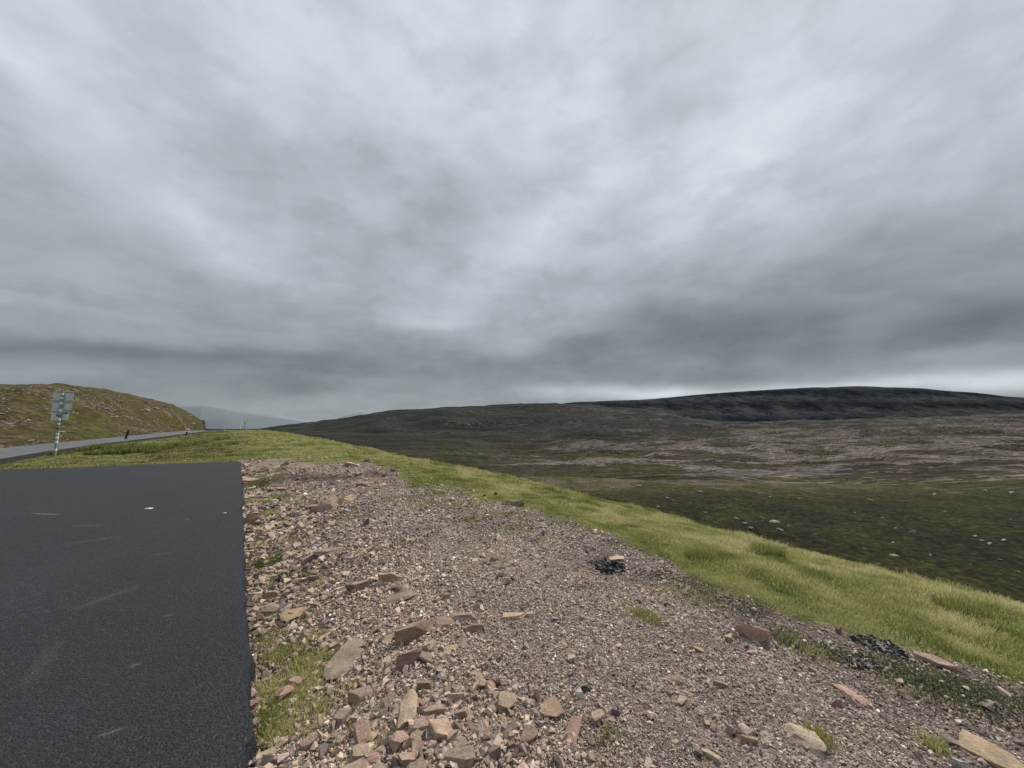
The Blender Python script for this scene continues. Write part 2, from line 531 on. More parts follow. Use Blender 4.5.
def mat_moor():
    m, n = material("moor_and_sandstone")
    P = pos(n)
    rk = n.attr("rock")
    far = n.attr("far")
    st = n.new('ShaderNodeMapping', inputs={'Vector': P}); st.inputs['Scale'].default_value = (.55, 1.0, 2.2)
    S = st.outputs[0]
    n1 = n.noise(S, 0.035, 6, .62)
    n2 = n.noise(S, 0.16, 6, .68, .6)
    n3 = n.noise(S, 0.009, 4, .5)
    n4 = n.noise(S, 0.55, 5, .7)
    f = n.math('ADD', n.math('MULTIPLY', rk, 0.27), n.math('ADD', n.math('MULTIPLY', n1, .45), n.math('ADD', n.math('MULTIPLY', n2, .55), n.math('MULTIPLY', n4, .35))))
    f = n.ramp(f, [(.765, 0.0), (.85, 1.0)])
    mx_ = n.math('ADD', n.math('MULTIPLY', n2, .5), n.math('MULTIPLY', n4, .5))
    rock = n.ramp(mx_, [(.41, (.020, .016, .015)), (.48, (.078, .064, .058)), (.54, (.145, .121, .110)), (.61, (.25, .218, .20))])
    grass = n.ramp(mx_, [(.41, (.008, .009, .005)), (.5, (.036, .038, .015)), (.60, (.095, .090, .034))])
    heath = n.ramp(mx_, [(.41, (.008, .007, .006)), (.5, (.036, .029, .020)), (.61, (.09, .072, .050))])
    grass = n.mix(n.ramp(n3, [(.42, 0.0), (.6, 1.0)]), grass, heath)
    c = n.mix(f, grass, rock)
    dark = n.ramp(far, [(0.0, (1.0, 1.0, 1.0)), (.55, (.50, .51, .54)), (1.0, (.36, .385, .43))])  # cloud shadow over the distant land, put into the albedo
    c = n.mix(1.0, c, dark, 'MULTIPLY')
    c = n.mix(n.math('MULTIPLY', far, 0.10), c, (.13, .145, .165))  # blue-grey distance haze mixed into the colour
    c = n.mix(1.0, c, n.ramp(n.noise(S, .013, 6, .65), [(.36, (.55, .55, .53)), (.5, (.95, .95, .95)), (.64, (1.4, 1.38, 1.34))]), 'MULTIPLY')
    cg = n.ramp(n.noise(S, .11, 5, .7), [(.42, (.006, .006, .007)), (.52, (.05, .045, .045)), (.60, (.13, .115, .11))])
    c = n.mix(n.math('MULTIPLY', n.attr('crag'), n.ramp(n2, [(.4, .25), (.55, 1.0)])), c, cg)
    n.finish(c, 0.95, n.math('ADD', n1, n.math('ADD', n.math('MULTIPLY', n2, .5), n.math('MULTIPLY', n4, .2))), 1.0, 6.0, 0.05)
    return m


def mat_ridge():
    m, n = material("far_plateau_slopes")
    P = pos(n)
    st = n.new('ShaderNodeMapping', inputs={'Vector': P}); st.inputs['Scale'].default_value = (1.0, .3, 2.6)
    a = n.noise(st.outputs[0], 0.006, 6, .65)
    b = n.noise(P, 0.022, 6, .7)
    zb = n.math('SUBTRACT', n.math('MULTIPLY', n.new('ShaderNodeSeparateXYZ', inputs={0: P}).outputs[2], .045), n.math('MULTIPLY', a, 3.0))
    band = n.math('MULTIPLY', n.math('ADD', n.math('SINE', zb), 1.0), .5)
    c = n.ramp(n.math('ADD', n.math('MULTIPLY', a, .45), n.math('ADD', n.math('MULTIPLY', b, .45), n.math('MULTIPLY', band, .10))), [(.41, (.012, .014, .019)), (.5, (.029, .032, .038)), (.60, (.064, .065, .066))])
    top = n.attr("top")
    c = n.mix(n.math('MULTIPLY', top, n.ramp(a, [(.3, .3), (.7, 1.0)])), c, (.085, .085, .078))  # lit top of the plateau painted lighter
    n.finish(c, 1.0, n.math('ADD', a, b), 1.0, 40.0, 0.0)
    return m


def mat_hill():
    m, n = material("stony_hill_turf")
    P = pos(n)
    a = n.noise(P, 0.14, 5, .6); b = n.noise(P, 0.9, 6, .7); d = n.noise(P, 2.6, 4, .6)
    g = n.ramp(b, [(.3, (.022, .022, .008)), (.5, (.075, .074, .022)), (.68, (.15, .135, .05))])
    h = n.ramp(b, [(.3, (.026, .020, .012)), (.55, (.075, .058, .032)), (.75, (.15, .12, .07))])
    c = n.mix(n.ramp(a, [(.42, 0.0), (.58, 1.0)]), g, h)
    rk = n.math('ADD', n.math('MULTIPLY', n.attr("rock"), .0), n.math('ADD', n.math('MULTIPLY', a, .45), n.math('MULTIPLY', d, .55)))
    stone = n.ramp(d, [(.3, (.12, .095, .085)), (.7, (.30, .25, .22))])
    c = n.mix(n.ramp(rk, [(.55, 0.0), (.585, .85)]), c, stone)
    c = n.mix(1.0, c, (.74, .72, .64), 'MULTIPLY')
    n.finish(c, 0.95, n.math('ADD', b, d), 1.0, 0.25, 0.1)
    return m


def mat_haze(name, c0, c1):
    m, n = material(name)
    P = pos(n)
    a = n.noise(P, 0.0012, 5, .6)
    n.finish(n.ramp(a, [(.3, c0), (.7, c1)]), 1.0, None, spec=0.0)  # aerial haze carried by the base colour alone
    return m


def mat_stone():
    m, n = material("torridonian_sandstone")
    tc = n.new('ShaderNodeTexCoord').outputs['Object']
    oi = n.new('ShaderNodeObjectInfo')
    rnd = oi.outputs['Random']
    off = n.vmath('ADD', tc, n.new('ShaderNodeCombineXYZ', inputs={0: n.math('MULTIPLY', rnd, 31.0), 1: n.math('MULTIPLY', rnd, 57.0), 2: rnd}).outputs[0])
    st = n.new('ShaderNodeMapping', inputs={'Vector': off}); st.inputs['Scale'].default_value = (6, 6, 26)
    bed = n.noise(st.outputs[0], 1.0, 4, .6)
    P = pos(n)
    sp = n.noise(P, 70.0, 5, .7); bl = n.noise(P, 11.0, 4, .6)
    base = oi.outputs['Color']
    k = n.ramp(bed, [(.3, .72), (.7, 1.15)])
    c = n.mix(1.0, base, k, 'MULTIPLY')
    c = n.mix(1.0, c, n.ramp(sp, [(.3, .70), (.7, 1.22)]), 'MULTIPLY')
    c = n.mix(n.ramp(bl, [(.5, 0.0), (.75, .55)]), c, (.13, .105, .085))
    c = n.mix(n.ramp(n.noise(P, 23.0, 4, .6), [(.66, 0.0), (.72, .6)]), c, (.30, .28, .25))
    n.finish(c, 0.88, n.math('ADD', n.math('MULTIPLY', bed, .5), n.math('ADD', sp, bl)), 0.75, 0.012, 0.2)
    return m


def mat_vcol(name, rough=.9, transl=0.0, spec=.15, bump=0.0, vary=0.0):
    m, n = material(name)
    c = n.attr("Col", 'Color')
    P = pos(n)
    if vary:
        c = n.mix(1.0, c, n.ramp(n.noise(P, vary, 3), [(.3, .75), (.7, 1.2)]), 'MULTIPLY')
    n.finish(c, rough, n.noise(P, bump, 3) if bump else None, .6, .004, spec, transl=transl)
    return m


def mat_plain(name, col, rough=.5, metal=0.0, scale=8.0, dirt=(.08, .075, .06), amt=.4, spec=.4):
    m, n = material(name)
    tc = n.new('ShaderNodeTexCoord').outputs['Object']
    a = n.noise(tc, scale, 5, .65)
    c = n.mix(n.ramp(a, [(.45, 0.0), (.75, amt)]), col, dirt)
    n.finish(c, rough, a, .2, .002, spec, metal)
    return m


M_GROUND = mat_ground()
M_STONE = mat_stone()
M_PEB = mat_vcol("loose_gravel", .9, vary=90.0)
M_GRASS = mat_vcol("grass_blades", .6, transl=.30, spec=.2)
M_HILLSIDE = mat_hillside()
M_MOOR = mat_moor()
M_RIDGE = mat_ridge()
M_HILL = mat_hill()

# ------------------------------------------------------------------ terrain sheets
az_d = np.radians(np.linspace(-61, 61, 980))
az = np.concatenate([np.radians(np.linspace(-180, -62, 70)), az_d, np.radians(np.linspace(62, 180, 70))])
rr = np.concatenate([np.geomspace(0.25, 60, 430), np.geomspace(60.7, 5200, 420), np.geomspace(5300, 14000, 14)])
A, RR = np.meshgrid(az, rr)
GX = (np.sin(A) * RR); GY = (np.cos(A) * RR)
GZ = land(GX.ravel(), GY.ravel()).reshape(GX.shape)
nr, nc = GX.shape


def turf_mask(x, y):
    q, s = qs(x, y)
    fe = far_edge(x, y)
    w_ = sst(3.5, 8, s)
    b = q - q_grass(s) + (0.30 + .85 * w_) * fbm(x, y, 1.2, 3, 71) + .75 * w_ + .25 * fbm(x, y, .35, 2, 74)
    t = sst(-0.25, 0.45, b)
    # verge beyond the car park
    v = sst(0.25, 0.8, fe) * sst(19.2, 20.4, s + 0.8 * fbm(x, y, 2.0, 3, 72) + 1.2 * (q < 0.6))
    v2 = sst(0.15, 0.5, fe) * (q < 0.35 + 0.3 * fbm(x, y, 1.0, 2, 73))
    return np.clip(np.maximum(t, np.maximum(v, v2)), 0, 1)


PATCH = []      # grassy tufts in the stones: x, y, radius, density


def _patches():
    for px, py, r, d in [(292, 690, .26, 1.2), (272, 712, .22, 1.2), (300, 668, .16, 1.1), (318, 712, .12, .9), (262, 735, .14, 1), (285, 730, .1, .9), (345, 690, .08, .7), (298, 575, .2, .8), (270, 580, .16, .7), (310, 640, .14, .7), (265, 515, .35, .8), (258, 545, .2, .8), (390, 500, .5, .5), (350, 515, .4, .4), (256, 500, .35, .9), (252, 478, .6, .9), (275, 470, .7, .7), (300, 500, .4, .6), (290, 540, .25, .7), (262, 620, .12, .8), (270, 660, .12, .9), (310, 735, .08, .8), (380, 745, .06, .6), (270, 690, .12, 1), (430, 505, .5, .7), (520, 530, .4, .6), (470, 520, .4, .5), (500, 560, .25, .4), (590, 590, .2, .4), (268, 640, .16, .9), (283, 655, .10, .8), (322, 660, .13, .9), (262, 600, .10, .6),
                         (262, 565, .20, .9), (280, 556, .22, .9), (318, 585, .10, .8), (300, 620, .16, .5), (262, 530, .3, .6), (270, 500, .5, .8),
                         (262, 480, .8, .8), (285, 510, .35, .4), (550, 612, .12, .35), (640, 615, .16, .7), (655, 622, .12, .7), (622, 608, .12, .4),
                         (790, 640, .15, .6), (815, 655, .14, .6), (822, 742, .09, 1), (812, 735, .06, 1), (935, 748, .08, 1), (268, 745, .10, 1), (335, 745, .07, .6), (350, 720, .06, .7),
                         (600, 745, .06, .4), (560, 560, .25, .35), (480, 560, .3, .3), (545, 540, .3, .4), (610, 735, .05, .5), (905, 690, .25, .25),
                         (850, 668, .2, .25), (960, 700, .25, .25), (700, 600, .3, .6), (660, 590, .25, .5), (470, 505, .6, .6), (500, 515, .5, .6), (440, 495, .6, .7)]:
        x, y, z = at(px, py)
        PATCH.append((x, y, r, d))


_patches()


def patch_mask(x, y):
    m = np.zeros_like(x)
    for (cx, cy, r, d) in PATCH:
        rr2 = ((x - cx) ** 2 + (y - cy) ** 2) / (r * r)
        m = np.maximum(m, d * np.exp(-rr2 * 1.2))
    q, s = qs(x, y)
    de = q - q_edge(s)
    m = np.maximum(m, .75 * sst(.0, .40, fbm(x, y, .75, 3, 78)) * np.exp(-(np.maximum(de - .1, 0) / .55) ** 2) * sst(19, 16, s) * (s > 1))
    return m * (0.7 + 0.6 * fbm(x, y, 0.25, 3, 77))


SOIL = []
for px, py, r in [(700, 592, .35), (760, 615, .4), (790, 630, .35), (870, 655, .35), (660, 575, .35), (930, 680, .35), (980, 695, .3), (620, 565, .3)]:
    x, y, z = at(px, py); SOIL.append((x, y, r))
gx, gy = GX.ravel(), GY.ravel()
q_, s_ = qs(gx, gy)
hd_ = hill_d(gx, gy)
turf = turf_mask(gx, gy)
turf = np.maximum(turf, 0.85 * np.clip(patch_mask(gx, gy), 0, 1))
soil_shade = np.zeros_like(gx)
for cx, cy, r in SOIL:
    soil_shade = np.maximum(soil_shade, np.exp(-((gx - cx) ** 2 + (gy - cy) ** 2) / (r * r)))
# darker strip beside the tarmac; raised gravel layer's undercut shade painted into soil
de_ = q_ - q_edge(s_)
soil_shade = np.maximum(soil_shade, 0.55 * np.exp(-(de_ / 0.25) ** 2) * (s_ < 18))
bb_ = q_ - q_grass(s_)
soil_shade = np.maximum(soil_shade, .85 * sst(-.75, -.15, bb_ + .35 * fbm(gx, gy, .8, 3, 75)) * sst(.5, .1, bb_) * sst(9, 4, s_))
rng_ = np.hypot(gx, gy)
gzr = GZ
dzr = np.gradient(GZ, axis=0) / np.maximum(np.gradient(RR, axis=0), 1e-6)
dza = np.gradient(GZ, axis=1) / np.maximum(np.gradient(A, axis=1) * RR, 1e-6)
slope = np.hypot(dzr, dza).ravel()
soil_shade = np.maximum(soil_shade, sst(.35, .8, slope) * (s_ < 20) * (q_ < 4) * (rng_ < 20) * .8)  # steep gravel faces tinted dark for their undercut shade
rock_m = sst(0.28, 0.75, slope)
rpx = to_px(gx, gy)
reg_ = np.clip(sst(470, 720, rpx) * sst(150, 420, gy) + .12 + .38 * sst(440, 520, rpx) * sst(1000, 700, gy), 0, 1)
LED = ledge(gx, gy) + .55 * fbm(gx * .7, gy, 45, 3, 83) + .25 * fbm(gx, gy, 300, 2, 84)
rock_m = np.maximum(rock_m * (.12 + .88 * reg_), 1.0 * reg_ * sst(.40, .95, LED))
crag = sst(.38, .60, slope) * sst(850, 1100, gy) * sst(2400, 2100, gy)
for _k, (yc, wd) in enumerate([([1290, 1365, 1408, 1445, 1450], 32), ([1590, 1632, 1690, 1712, 1720], 30), ([1180, 1230, 1270, 1300, 1310], 22)]):
    _c = np.interp(rpx, [400, 450, 500, 560, 640], yc) + 55 * fbm(gx, gy * .3, 240, 3, 86 + _k)
    crag = np.maximum(crag, np.exp(-((gy - _c) / wd) ** 2) * sst(-.12, .22, fbm(gx, gy * .4, 110, 3, 89 + _k)) * sst(365, 400, rpx) * sst(660, 590, rpx))
rock_h = sst(.45, 1.0, slope)
px_ = to_px(gx, gy)
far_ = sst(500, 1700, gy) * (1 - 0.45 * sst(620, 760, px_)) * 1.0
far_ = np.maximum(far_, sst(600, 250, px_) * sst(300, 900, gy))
edge_ = sst(70, 100, gy)
ids = np.arange(nr * nc).reshape(nr, nc)
quads = np.stack([ids[:-1, :-1], ids[1:, :-1], ids[1:, 1:], ids[:-1, 1:]], -1).reshape(-1, 4)[:, ::-1]
cx = gx[quads].mean(1); cy = gy[quads].mean(1)
cz = GZ.ravel()[quads].mean(1)
cq, cs = qs(cx, cy)
chd = hill_d(cx, cy)
zone = np.zeros(len(quads), int)
isben = (bench(cx, cy) > near(cx, cy, False) - 0.6) & (to_px(cx, cy) > 150) & (cy > 5)
zone[isben] = 1
zone[(cy > bench_edge(cx, cy) + 7) & (cy > 60)] = 2
zone[(chd > 0.2) & (cy < 180) & (cy > -60) & (zone != 1)] = 3
zone[(cy > 2450)] = 4
ALLV = np.stack([gx, gy, GZ.ravel()], 1)
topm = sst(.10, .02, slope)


def sheet(k, name, mat, attrs):
    f = quads[zone == k]
    used, inv = np.unique(f, return_inverse=True)
    me = mesh_from(name, ALLV[used], F4=inv.reshape(-1, 4), attrs={a: v[used] for a, v in attrs.items()}, smooth=True)
    return tag(link(name, me, mat), kind="structure")


sheet(0, "ground", M_GROUND, {"turf": turf, "soil_shade": soil_shade})
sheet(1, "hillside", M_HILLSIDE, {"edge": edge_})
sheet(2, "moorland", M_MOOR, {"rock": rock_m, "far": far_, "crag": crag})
sheet(3, "hill", M_HILL, {"rock": rock_h})
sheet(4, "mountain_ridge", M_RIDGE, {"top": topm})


def distant(name, prof, Y, depth, mat):
    """a far range of hills as a solid relief, crest at Y metres"""
    P = np.linspace(prof[0][0], prof[-1][0], 220)
    sky = np.interp(P, [a for a, b in prof], [b for a, b in prof])
    rows = []
    for t in np.linspace(-1, 1, 25):
        yy = Y + depth * t
        xs = np.array([ray(p, 420)[0] / ray(p, 420)[1] for p in P]) * yy
        zc = np.array([z_for(p, b, Y) for p, b in zip(P, sky)])
        z0 = -350.0
        k = np.cos(t * PI / 2) ** 1.2
        n = 45 * fbm(xs, np.full_like(xs, yy), 1500, 4, 91)
        rows.append(np.stack([xs, np.full_like(xs, yy), z0 + (zc - z0) * k + n * k * (1 - k) * 2 + 8 * fbm(xs, xs * 0 + yy, 400, 3, 92) * k], 1))
    V = np.concatenate(rows)
    m = len(P)
    i = np.arange(25 * m).reshape(25, m)
    q = np.stack([i[:-1, :-1], i[:-1, 1:], i[1:, 1:], i[1:, :-1]], -1).reshape(-1, 4)
    return tag(link(name, mesh_from(name, V, F4=q, smooth=True), mat), kind="structure")


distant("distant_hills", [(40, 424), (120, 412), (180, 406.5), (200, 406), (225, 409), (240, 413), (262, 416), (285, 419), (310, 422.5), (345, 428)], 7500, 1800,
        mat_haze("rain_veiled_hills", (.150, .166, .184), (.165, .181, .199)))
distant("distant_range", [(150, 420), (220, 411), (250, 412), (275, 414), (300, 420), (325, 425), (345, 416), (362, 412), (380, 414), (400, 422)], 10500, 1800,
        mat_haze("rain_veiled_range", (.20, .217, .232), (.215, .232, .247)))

# ------------------------------------------------------------------ car park and road
ys = np.concatenate([np.arange(-14, 1.0, .3), np.arange(1.0, 8, .05), np.arange(8, _fb[1], .12)])
edge_pts = []
y_far = lambda x: -far_edge(x, 0.0)
for y in ys:
    x = EX0 - EXK * y
    wob = 0.045 * fbm(np.array([y * 1.0]), np.array([0.0]), .9, 3, 101)[0] + 0.030 * fbm(np.array([y]), np.array([3.0]), .12, 2, 102)[0]
    edge_pts.append((x + wob, y))
far_pts = []
for x in np.arange(_fb[0] - .25, -18.6, -.25):
    far_pts.append((x, y_far(x) + 0.14 * fbm(np.array([x]), np.array([1.0]), 1.0, 3, 103)[0]))
back = [(road_near(10.5) + .05, 10.5), (road_near(4.0), 4.0), (-12.2, -14.0)]
outline = edge_pts + far_pts + [(float(a), float(b)) for a, b in back]
SC = []
for (ax, ay, bx, by, w, k, t) in [(66, 613, 140, 585, .05, .4, (.11, .10, .085)), (95, 737, 124, 728, .012, .9, (.14, .125, .11)), (128, 667, 142, 663, .02, .8, (.11, .10, .085)),
                                  (148, 556, 172, 552, .03, .6, (.10, .09, .08)), (160, 617, 175, 614, .02, .6, (.10, .09, .08)), (30, 513.4, 62, 514.6, .016, 1.0, (.3, .3, .3)),
                                  (60, 545, 130, 535, .06, .35, (.11, .10, .09)), (20, 690, 60, 640, .05, .3, (.09, .085, .08)), (70, 526, 110, 525, .05, .5, (.10, .10, .10)), (185, 520, 190, 519, .02, .9, (.16, .15, .14))]:
    d0, d1 = ray(ax, ay), ray(bx, by)
    t0, t1 = -CAM_H / d0[2], -CAM_H / d1[2]
    SC.append((d0[0] * t0, d0[1] * t0, d1[0] * t1, d1[1] * t1, w, k, t))
M_TAR = mat_tarmac("fresh_tarmac", (.0112, .0127, .0165), SC)
bm = bmesh.new()
top = [bm.verts.new((x, y, 0.0)) for x, y in outline]
ft = bm.faces.new(top)
if ft.normal.z < 0: ft.normal_flip()
r_ = bmesh.ops.extrude_face_region(bm, geom=[ft])
nv = [v for v in r_['geom'] if isinstance(v, bmesh.types.BMVert)]
# the extruded copy becomes the top; the first outline goes down and a little outwards
for v in top:
    v.co.z = -0.16
    v.co.x += 0.035
bmesh.ops.recalc_face_normals(bm, faces=bm.faces)
me = bpy.data.meshes.new("car_park"); bm.to_mesh(me); bm.free()
cp_o = tag(link("car_park", me, M_TAR), kind="structure")

M_ROAD = mat_tarmac("worn_road_tarmac", (.085, .088, .095))
yy = np.concatenate([np.arange(-40, 60, .8), np.arange(60, 120, 1.5)])
rv = []
for y in yy:
    xn = float(road_near(y)); w = 0.06 * fbm(np.array([y]), np.array([7.0]), 1.2, 3, 104)[0]
    xs = [xn + w + .06, xn + w, xn - RW * .5, xn - RW - w, xn - RW - .2]
    zs = near(np.array([xn + 0.02, xn - RW * .5, xn - RW]), np.array([y] * 3), False)
    zt = float(zs[1]) + 0.16
    for x, z in zip(xs, [zt - .30, zt + .03, zt + .07, zt + .03, zt - .2]): rv.append((x, y, z))
rv = np.array(rv)
i = np.arange(len(rv)).reshape(-1, 5)
rf = np.stack([i[:-1, :-1], i[1:, :-1], i[1:, 1:], i[:-1, 1:]], -1).reshape(-1, 4)
road_o = tag(link("road", mesh_from("road", rv, F4=rf, smooth=False), M_ROAD), kind="structure")
road_o.data.materials.append(mat_plain("raw_tarmac_edge", (.012, .012, .014), .7, 0, 6, (.05, .05, .035), .5))
road_o.data.polygons.foreach_set("material_index", np.tile([1, 0, 0, 1], len(rf) // 4).astype(np.int32))

# ------------------------------------------------------------------ stones
def stone_bm(rnd, dims=(1, 1, 1), cuts=7, rough=.5, taper=.25):
    """a broken block: a box with its corners struck off by random planes"""
    bm = bmesh.new()
    bmesh.ops.create_cube(bm, size=1.0)
    for v in bm.verts:
        v.co.x *= 1 + rnd.uniform(-taper, taper) * 1.5; v.co.y *= 1 + rnd.uniform(-taper, taper) * 1.5; v.co.z *= 1 + rnd.uniform(-taper, taper) * 1.5
    for k in range(cuts):
        th = rnd.uniform(0, 2 * PI); ph = rnd.uniform(-.5, 1.1) if k % 2 else rnd.uniform(-.3, .4)
        nrm = Vector((math.cos(th) * math.cos(ph), math.sin(th) * math.cos(ph), math.sin(ph)))
        ext = max(v.co.dot(nrm) for v in bm.verts)
        co = nrm * ext * rnd.uniform(.50, .90)
        g = bmesh.ops.bisect_plane(bm, geom=list(bm.verts) + list(bm.edges) + list(bm.faces), plane_co=co, plane_no=nrm, clear_outer=True)
        ce = [e for e in g['geom_cut'] if isinstance(e, bmesh.types.BMEdge)]
        if len(ce) > 2:
            bmesh.ops.holes_fill(bm, edges=ce)
    bmesh.ops.recalc_face_normals(bm, faces=bm.faces)
    try:
        bmesh.ops.bevel(bm, geom=list(bm.edges), offset=.022, segments=1, affect='EDGES', clamp_overlap=True)
    except Exception:
        pass
    bmesh.ops.triangulate(bm, faces=bm.faces)
    bmesh.ops.subdivide_edges(bm, edges=[e for e in bm.edges if e.calc_length() > .14], cuts=1, use_grid_fill=True)
    bmesh.ops.triangulate(bm, faces=bm.faces)
    off = Vector((rnd.uniform(0, 50), rnd.uniform(0, 50), rnd.uniform(0, 50)))
    for v in bm.verts:
        d = mnoise.noise_vector(v.co * 3.0 + off) * .055 * rough * 2 + mnoise.noise_vector(v.co * 9 + off) * .022
        v.co += d
        v.co.x *= dims[0]; v.co.y *= dims[1]; v.co.z *= dims[2]
    return bm


def stone_mesh(name, seed, dims, cuts=7, rough=.5):
    bm = stone_bm(random.Random(seed), dims, cuts, rough)
    me = bpy.data.meshes.new(name); bm.to_mesh(me); bm.free()
    me.materials.append(M_STONE)
    return me


PINK = (.365, .245, .195); TAN = (.41, .300, .212); GREY = (.290, .215, .172); BRN = (.320, .222, .160); PALE = (.48, .375, .275); RED = (.305, .195, .155); WHITE = (.42, .41, .39)


def jit(c, k=.12):
    f = 1 + random.uniform(-k, k)
    return (c[0] * f * (1 + random.uniform(-.05, .05)), c[1] * f, c[2] * f * (1 + random.uniform(-.05, .05)), 1)


def mpp(px, py):
    """metres per pixel on the ground there"""
    x, y, z = at(px, py)
    return (y * CP + (z - CAM_H) * SP) / FPX


# px, py (base middle), width px, seen height px, thickness ratio, yaw, tilt, colour, name, label
HERO = [
    (407, 668, 27, 20, .75, 20, 6, RED, "stone", "reddish wedge-shaped block with a pointed top corner, alone on the grit above the rubble heap"),
    (414, 640, 38, 17, .5, 15, 8, BRN, "stone", "thick brown slab with a humped back, just above the reddish wedge block"),
    (396, 605, 42, 9, .16, 10, 10, GREY, "slab", "long thin flat slab tilted up over its own dark shadow in the rubble"),
    (350, 672, 26, 38, .14, -35, 4, GREY, "slab", "long flat grey slab lying flush beside the green tuft near the tarmac"),
    (391, 583, 24, 10, .5, 5, 6, TAN, "stone", "orange-topped jagged block behind the long thin tilted slab"),
    (360, 590, 26, 13, .35, 30, 9, GREY, "slab", "grey-brown slab leaning beside a small dark gap, left of the orange-topped block"),
    (459, 621, 30, 10, .18, -8, 3, GREY, "slab", "greyish flat slab lying on the gravel with a pale orange slab to its right"),
    (514, 619, 24, 8, .22, 5, 2, PALE, "slab", "pale orange flat slab lying alone in the middle of the gravel"),
    (474, 632, 18, 9, .5, 0, 4, PINK, "stone", "small pink stone just below the greyish flat slab on the gravel"),
    (405, 733, 22, 38, .65, 70, 14, TAN, "stone", "tall tan block standing upright in the rubble heap"),
    (398, 752, 20, 22, .7, 40, 8, PINK, "stone", "rounded pink block at the foot of the tall tan block"),
    (362, 766, 24, 22, .55, 10, 12, TAN, "stone", "square tan block with a smooth face at the bottom edge, left of the heap"),
    (456, 768, 40, 24, .3, -15, 8, GREY, "slab", "large flat grey slab at the bottom edge on the right of the rubble heap"),
    (483, 752, 16, 27, .45, 75, 10, RED, "slab", "upright dull red slab behind the large grey slab at the bottom edge"),
    (553, 722, 34, 26, .22, 35, 5, BRN, "slab", "split brown slab with a cracked step across it, left of the long red-brown slab"),
    (573, 750, 19, 36, .3, 72, 6, RED, "slab", "long red-brown slab lying end-on to the viewer in the near gravel"),
    (597, 724, 17, 14, .55, 30, 10, TAN, "stone", "broken orange-tan block right of the long red-brown slab"),
    (804, 748, 40, 22, .22, -20, 5, PALE, "slab", "large pale tan slab lying on the open gravel near the bottom right"),
    (997, 768, 48, 30, .25, -18, 5, TAN, "slab", "big flat brown slab in the bottom right corner"),
    (753, 642, 38, 12, .42, -5, 4, PINK, "boulder", "long low pink boulder beside the grass in the gravel's far edge"),
    (938, 667, 38, 11, .2, -15, 6, PINK, "slab", "pinkish slab lying at the edge of the meadow, right of the black bitumen"),
    (963, 772, 17, 12, .7, 0, 0, WHITE, "stone", "pale grey rounded stone left of the big slab in the bottom right corner"),
    (674, 684, 14, 11, .6, 20, 4, TAN, "stone", "small tan cube of stone on the open gravel, left of the grey one"),
    (723, 688, 15, 8, .4, 10, 4, GREY, "stone", "small grey flat stone on the open gravel right of the tan cube"),
    (851, 697, 30, 9, .14, -35, 3, PINK, "slab", "long narrow pinkish slab sunk slantwise in the gravel on the right"),
    (752, 744, 16, 10, .5, 20, 6, TAN, "stone", "small orange-tan stone left of the large pale tan slab"),
    (710, 760, 20, 10, .35, -10, 4, PALE, "stone", "pale flat stone low in the picture between the pale slab and the red-brown slab"),
    (681, 707, 8, 12, .5, 60, 6, TAN, "stone", "slim orange stone standing up in the gravel below the tan cube"),
    (330, 556, 34, 10, .22, 15, 5, GREY, "slab", "broad grey slab overhanging a dark hollow beside the tarmac"),
    (312, 561, 26, 9, .4, 25, 8, PINK, "slab", "pinkish slab lodged over the black bitumen clods beside the tarmac"),
    (274, 598, 17, 10, .6, 0, 4, RED, "stone", "dull red stone alone on the bare earth below the black bitumen clods"),
    (258, 616, 9, 11, .6, 40, 5, PINK, "stone", "small pink stone pressed against the tarmac edge, further of two"),
    (255, 708, 13, 11, .6, 20, 8, PINK, "stone", "pink stone pressed against the tarmac edge, nearer of two"),
    (268, 760, 26, 12, .3, 30, 14, PALE, "slab", "pale pointed slab tilted beside the tarmac at the bottom edge"),
    (312, 748, 20, 15, .6, 15, 6, PINK, "stone", "pink block with a flat top in the rubble below the big green tuft"),
    (385, 716, 16, 24, .4, 60, 25, GREY, "slab", "flat grey slab propped on edge left of the tall tan block"),
    (340, 727, 20, 18, .5, 50, 12, GREY, "stone", "grey brown block standing on end right of the big green tuft"),
    (434, 716, 26, 14, .4, -10, 8, BRN, "slab", "brown slab lying across the top of the rubble heap"),
    (456, 703, 19, 13, .6, 0, 8, PALE, "stone", "bright tan stone crowning the rubble heap"),
    (440, 745, 22, 24, .5, 35, 15, TAN, "stone", "tan tilted block in the middle of the rubble heap"),
    (300, 618, 40, 14, .1, 35, 5, BRN, "slab", "very long narrow slab running slantwise in the rubble strip"),
    (445, 655, 22, 9, .12, 30, 3, TAN, "slab", "thin flush tan slab right of the thick brown humped slab"),
    (365, 487, 18, 4, .3, 10, 3, PINK, "slab", "pale slab at the broken lip of the raised gravel layer"),
    (514, 507, 22, 6, .4, 0, 3, PINK, "slab", "pinkish flat rock half buried at the near side of the meadow"),
]
hero_xy = []
rnd = random.Random(5)
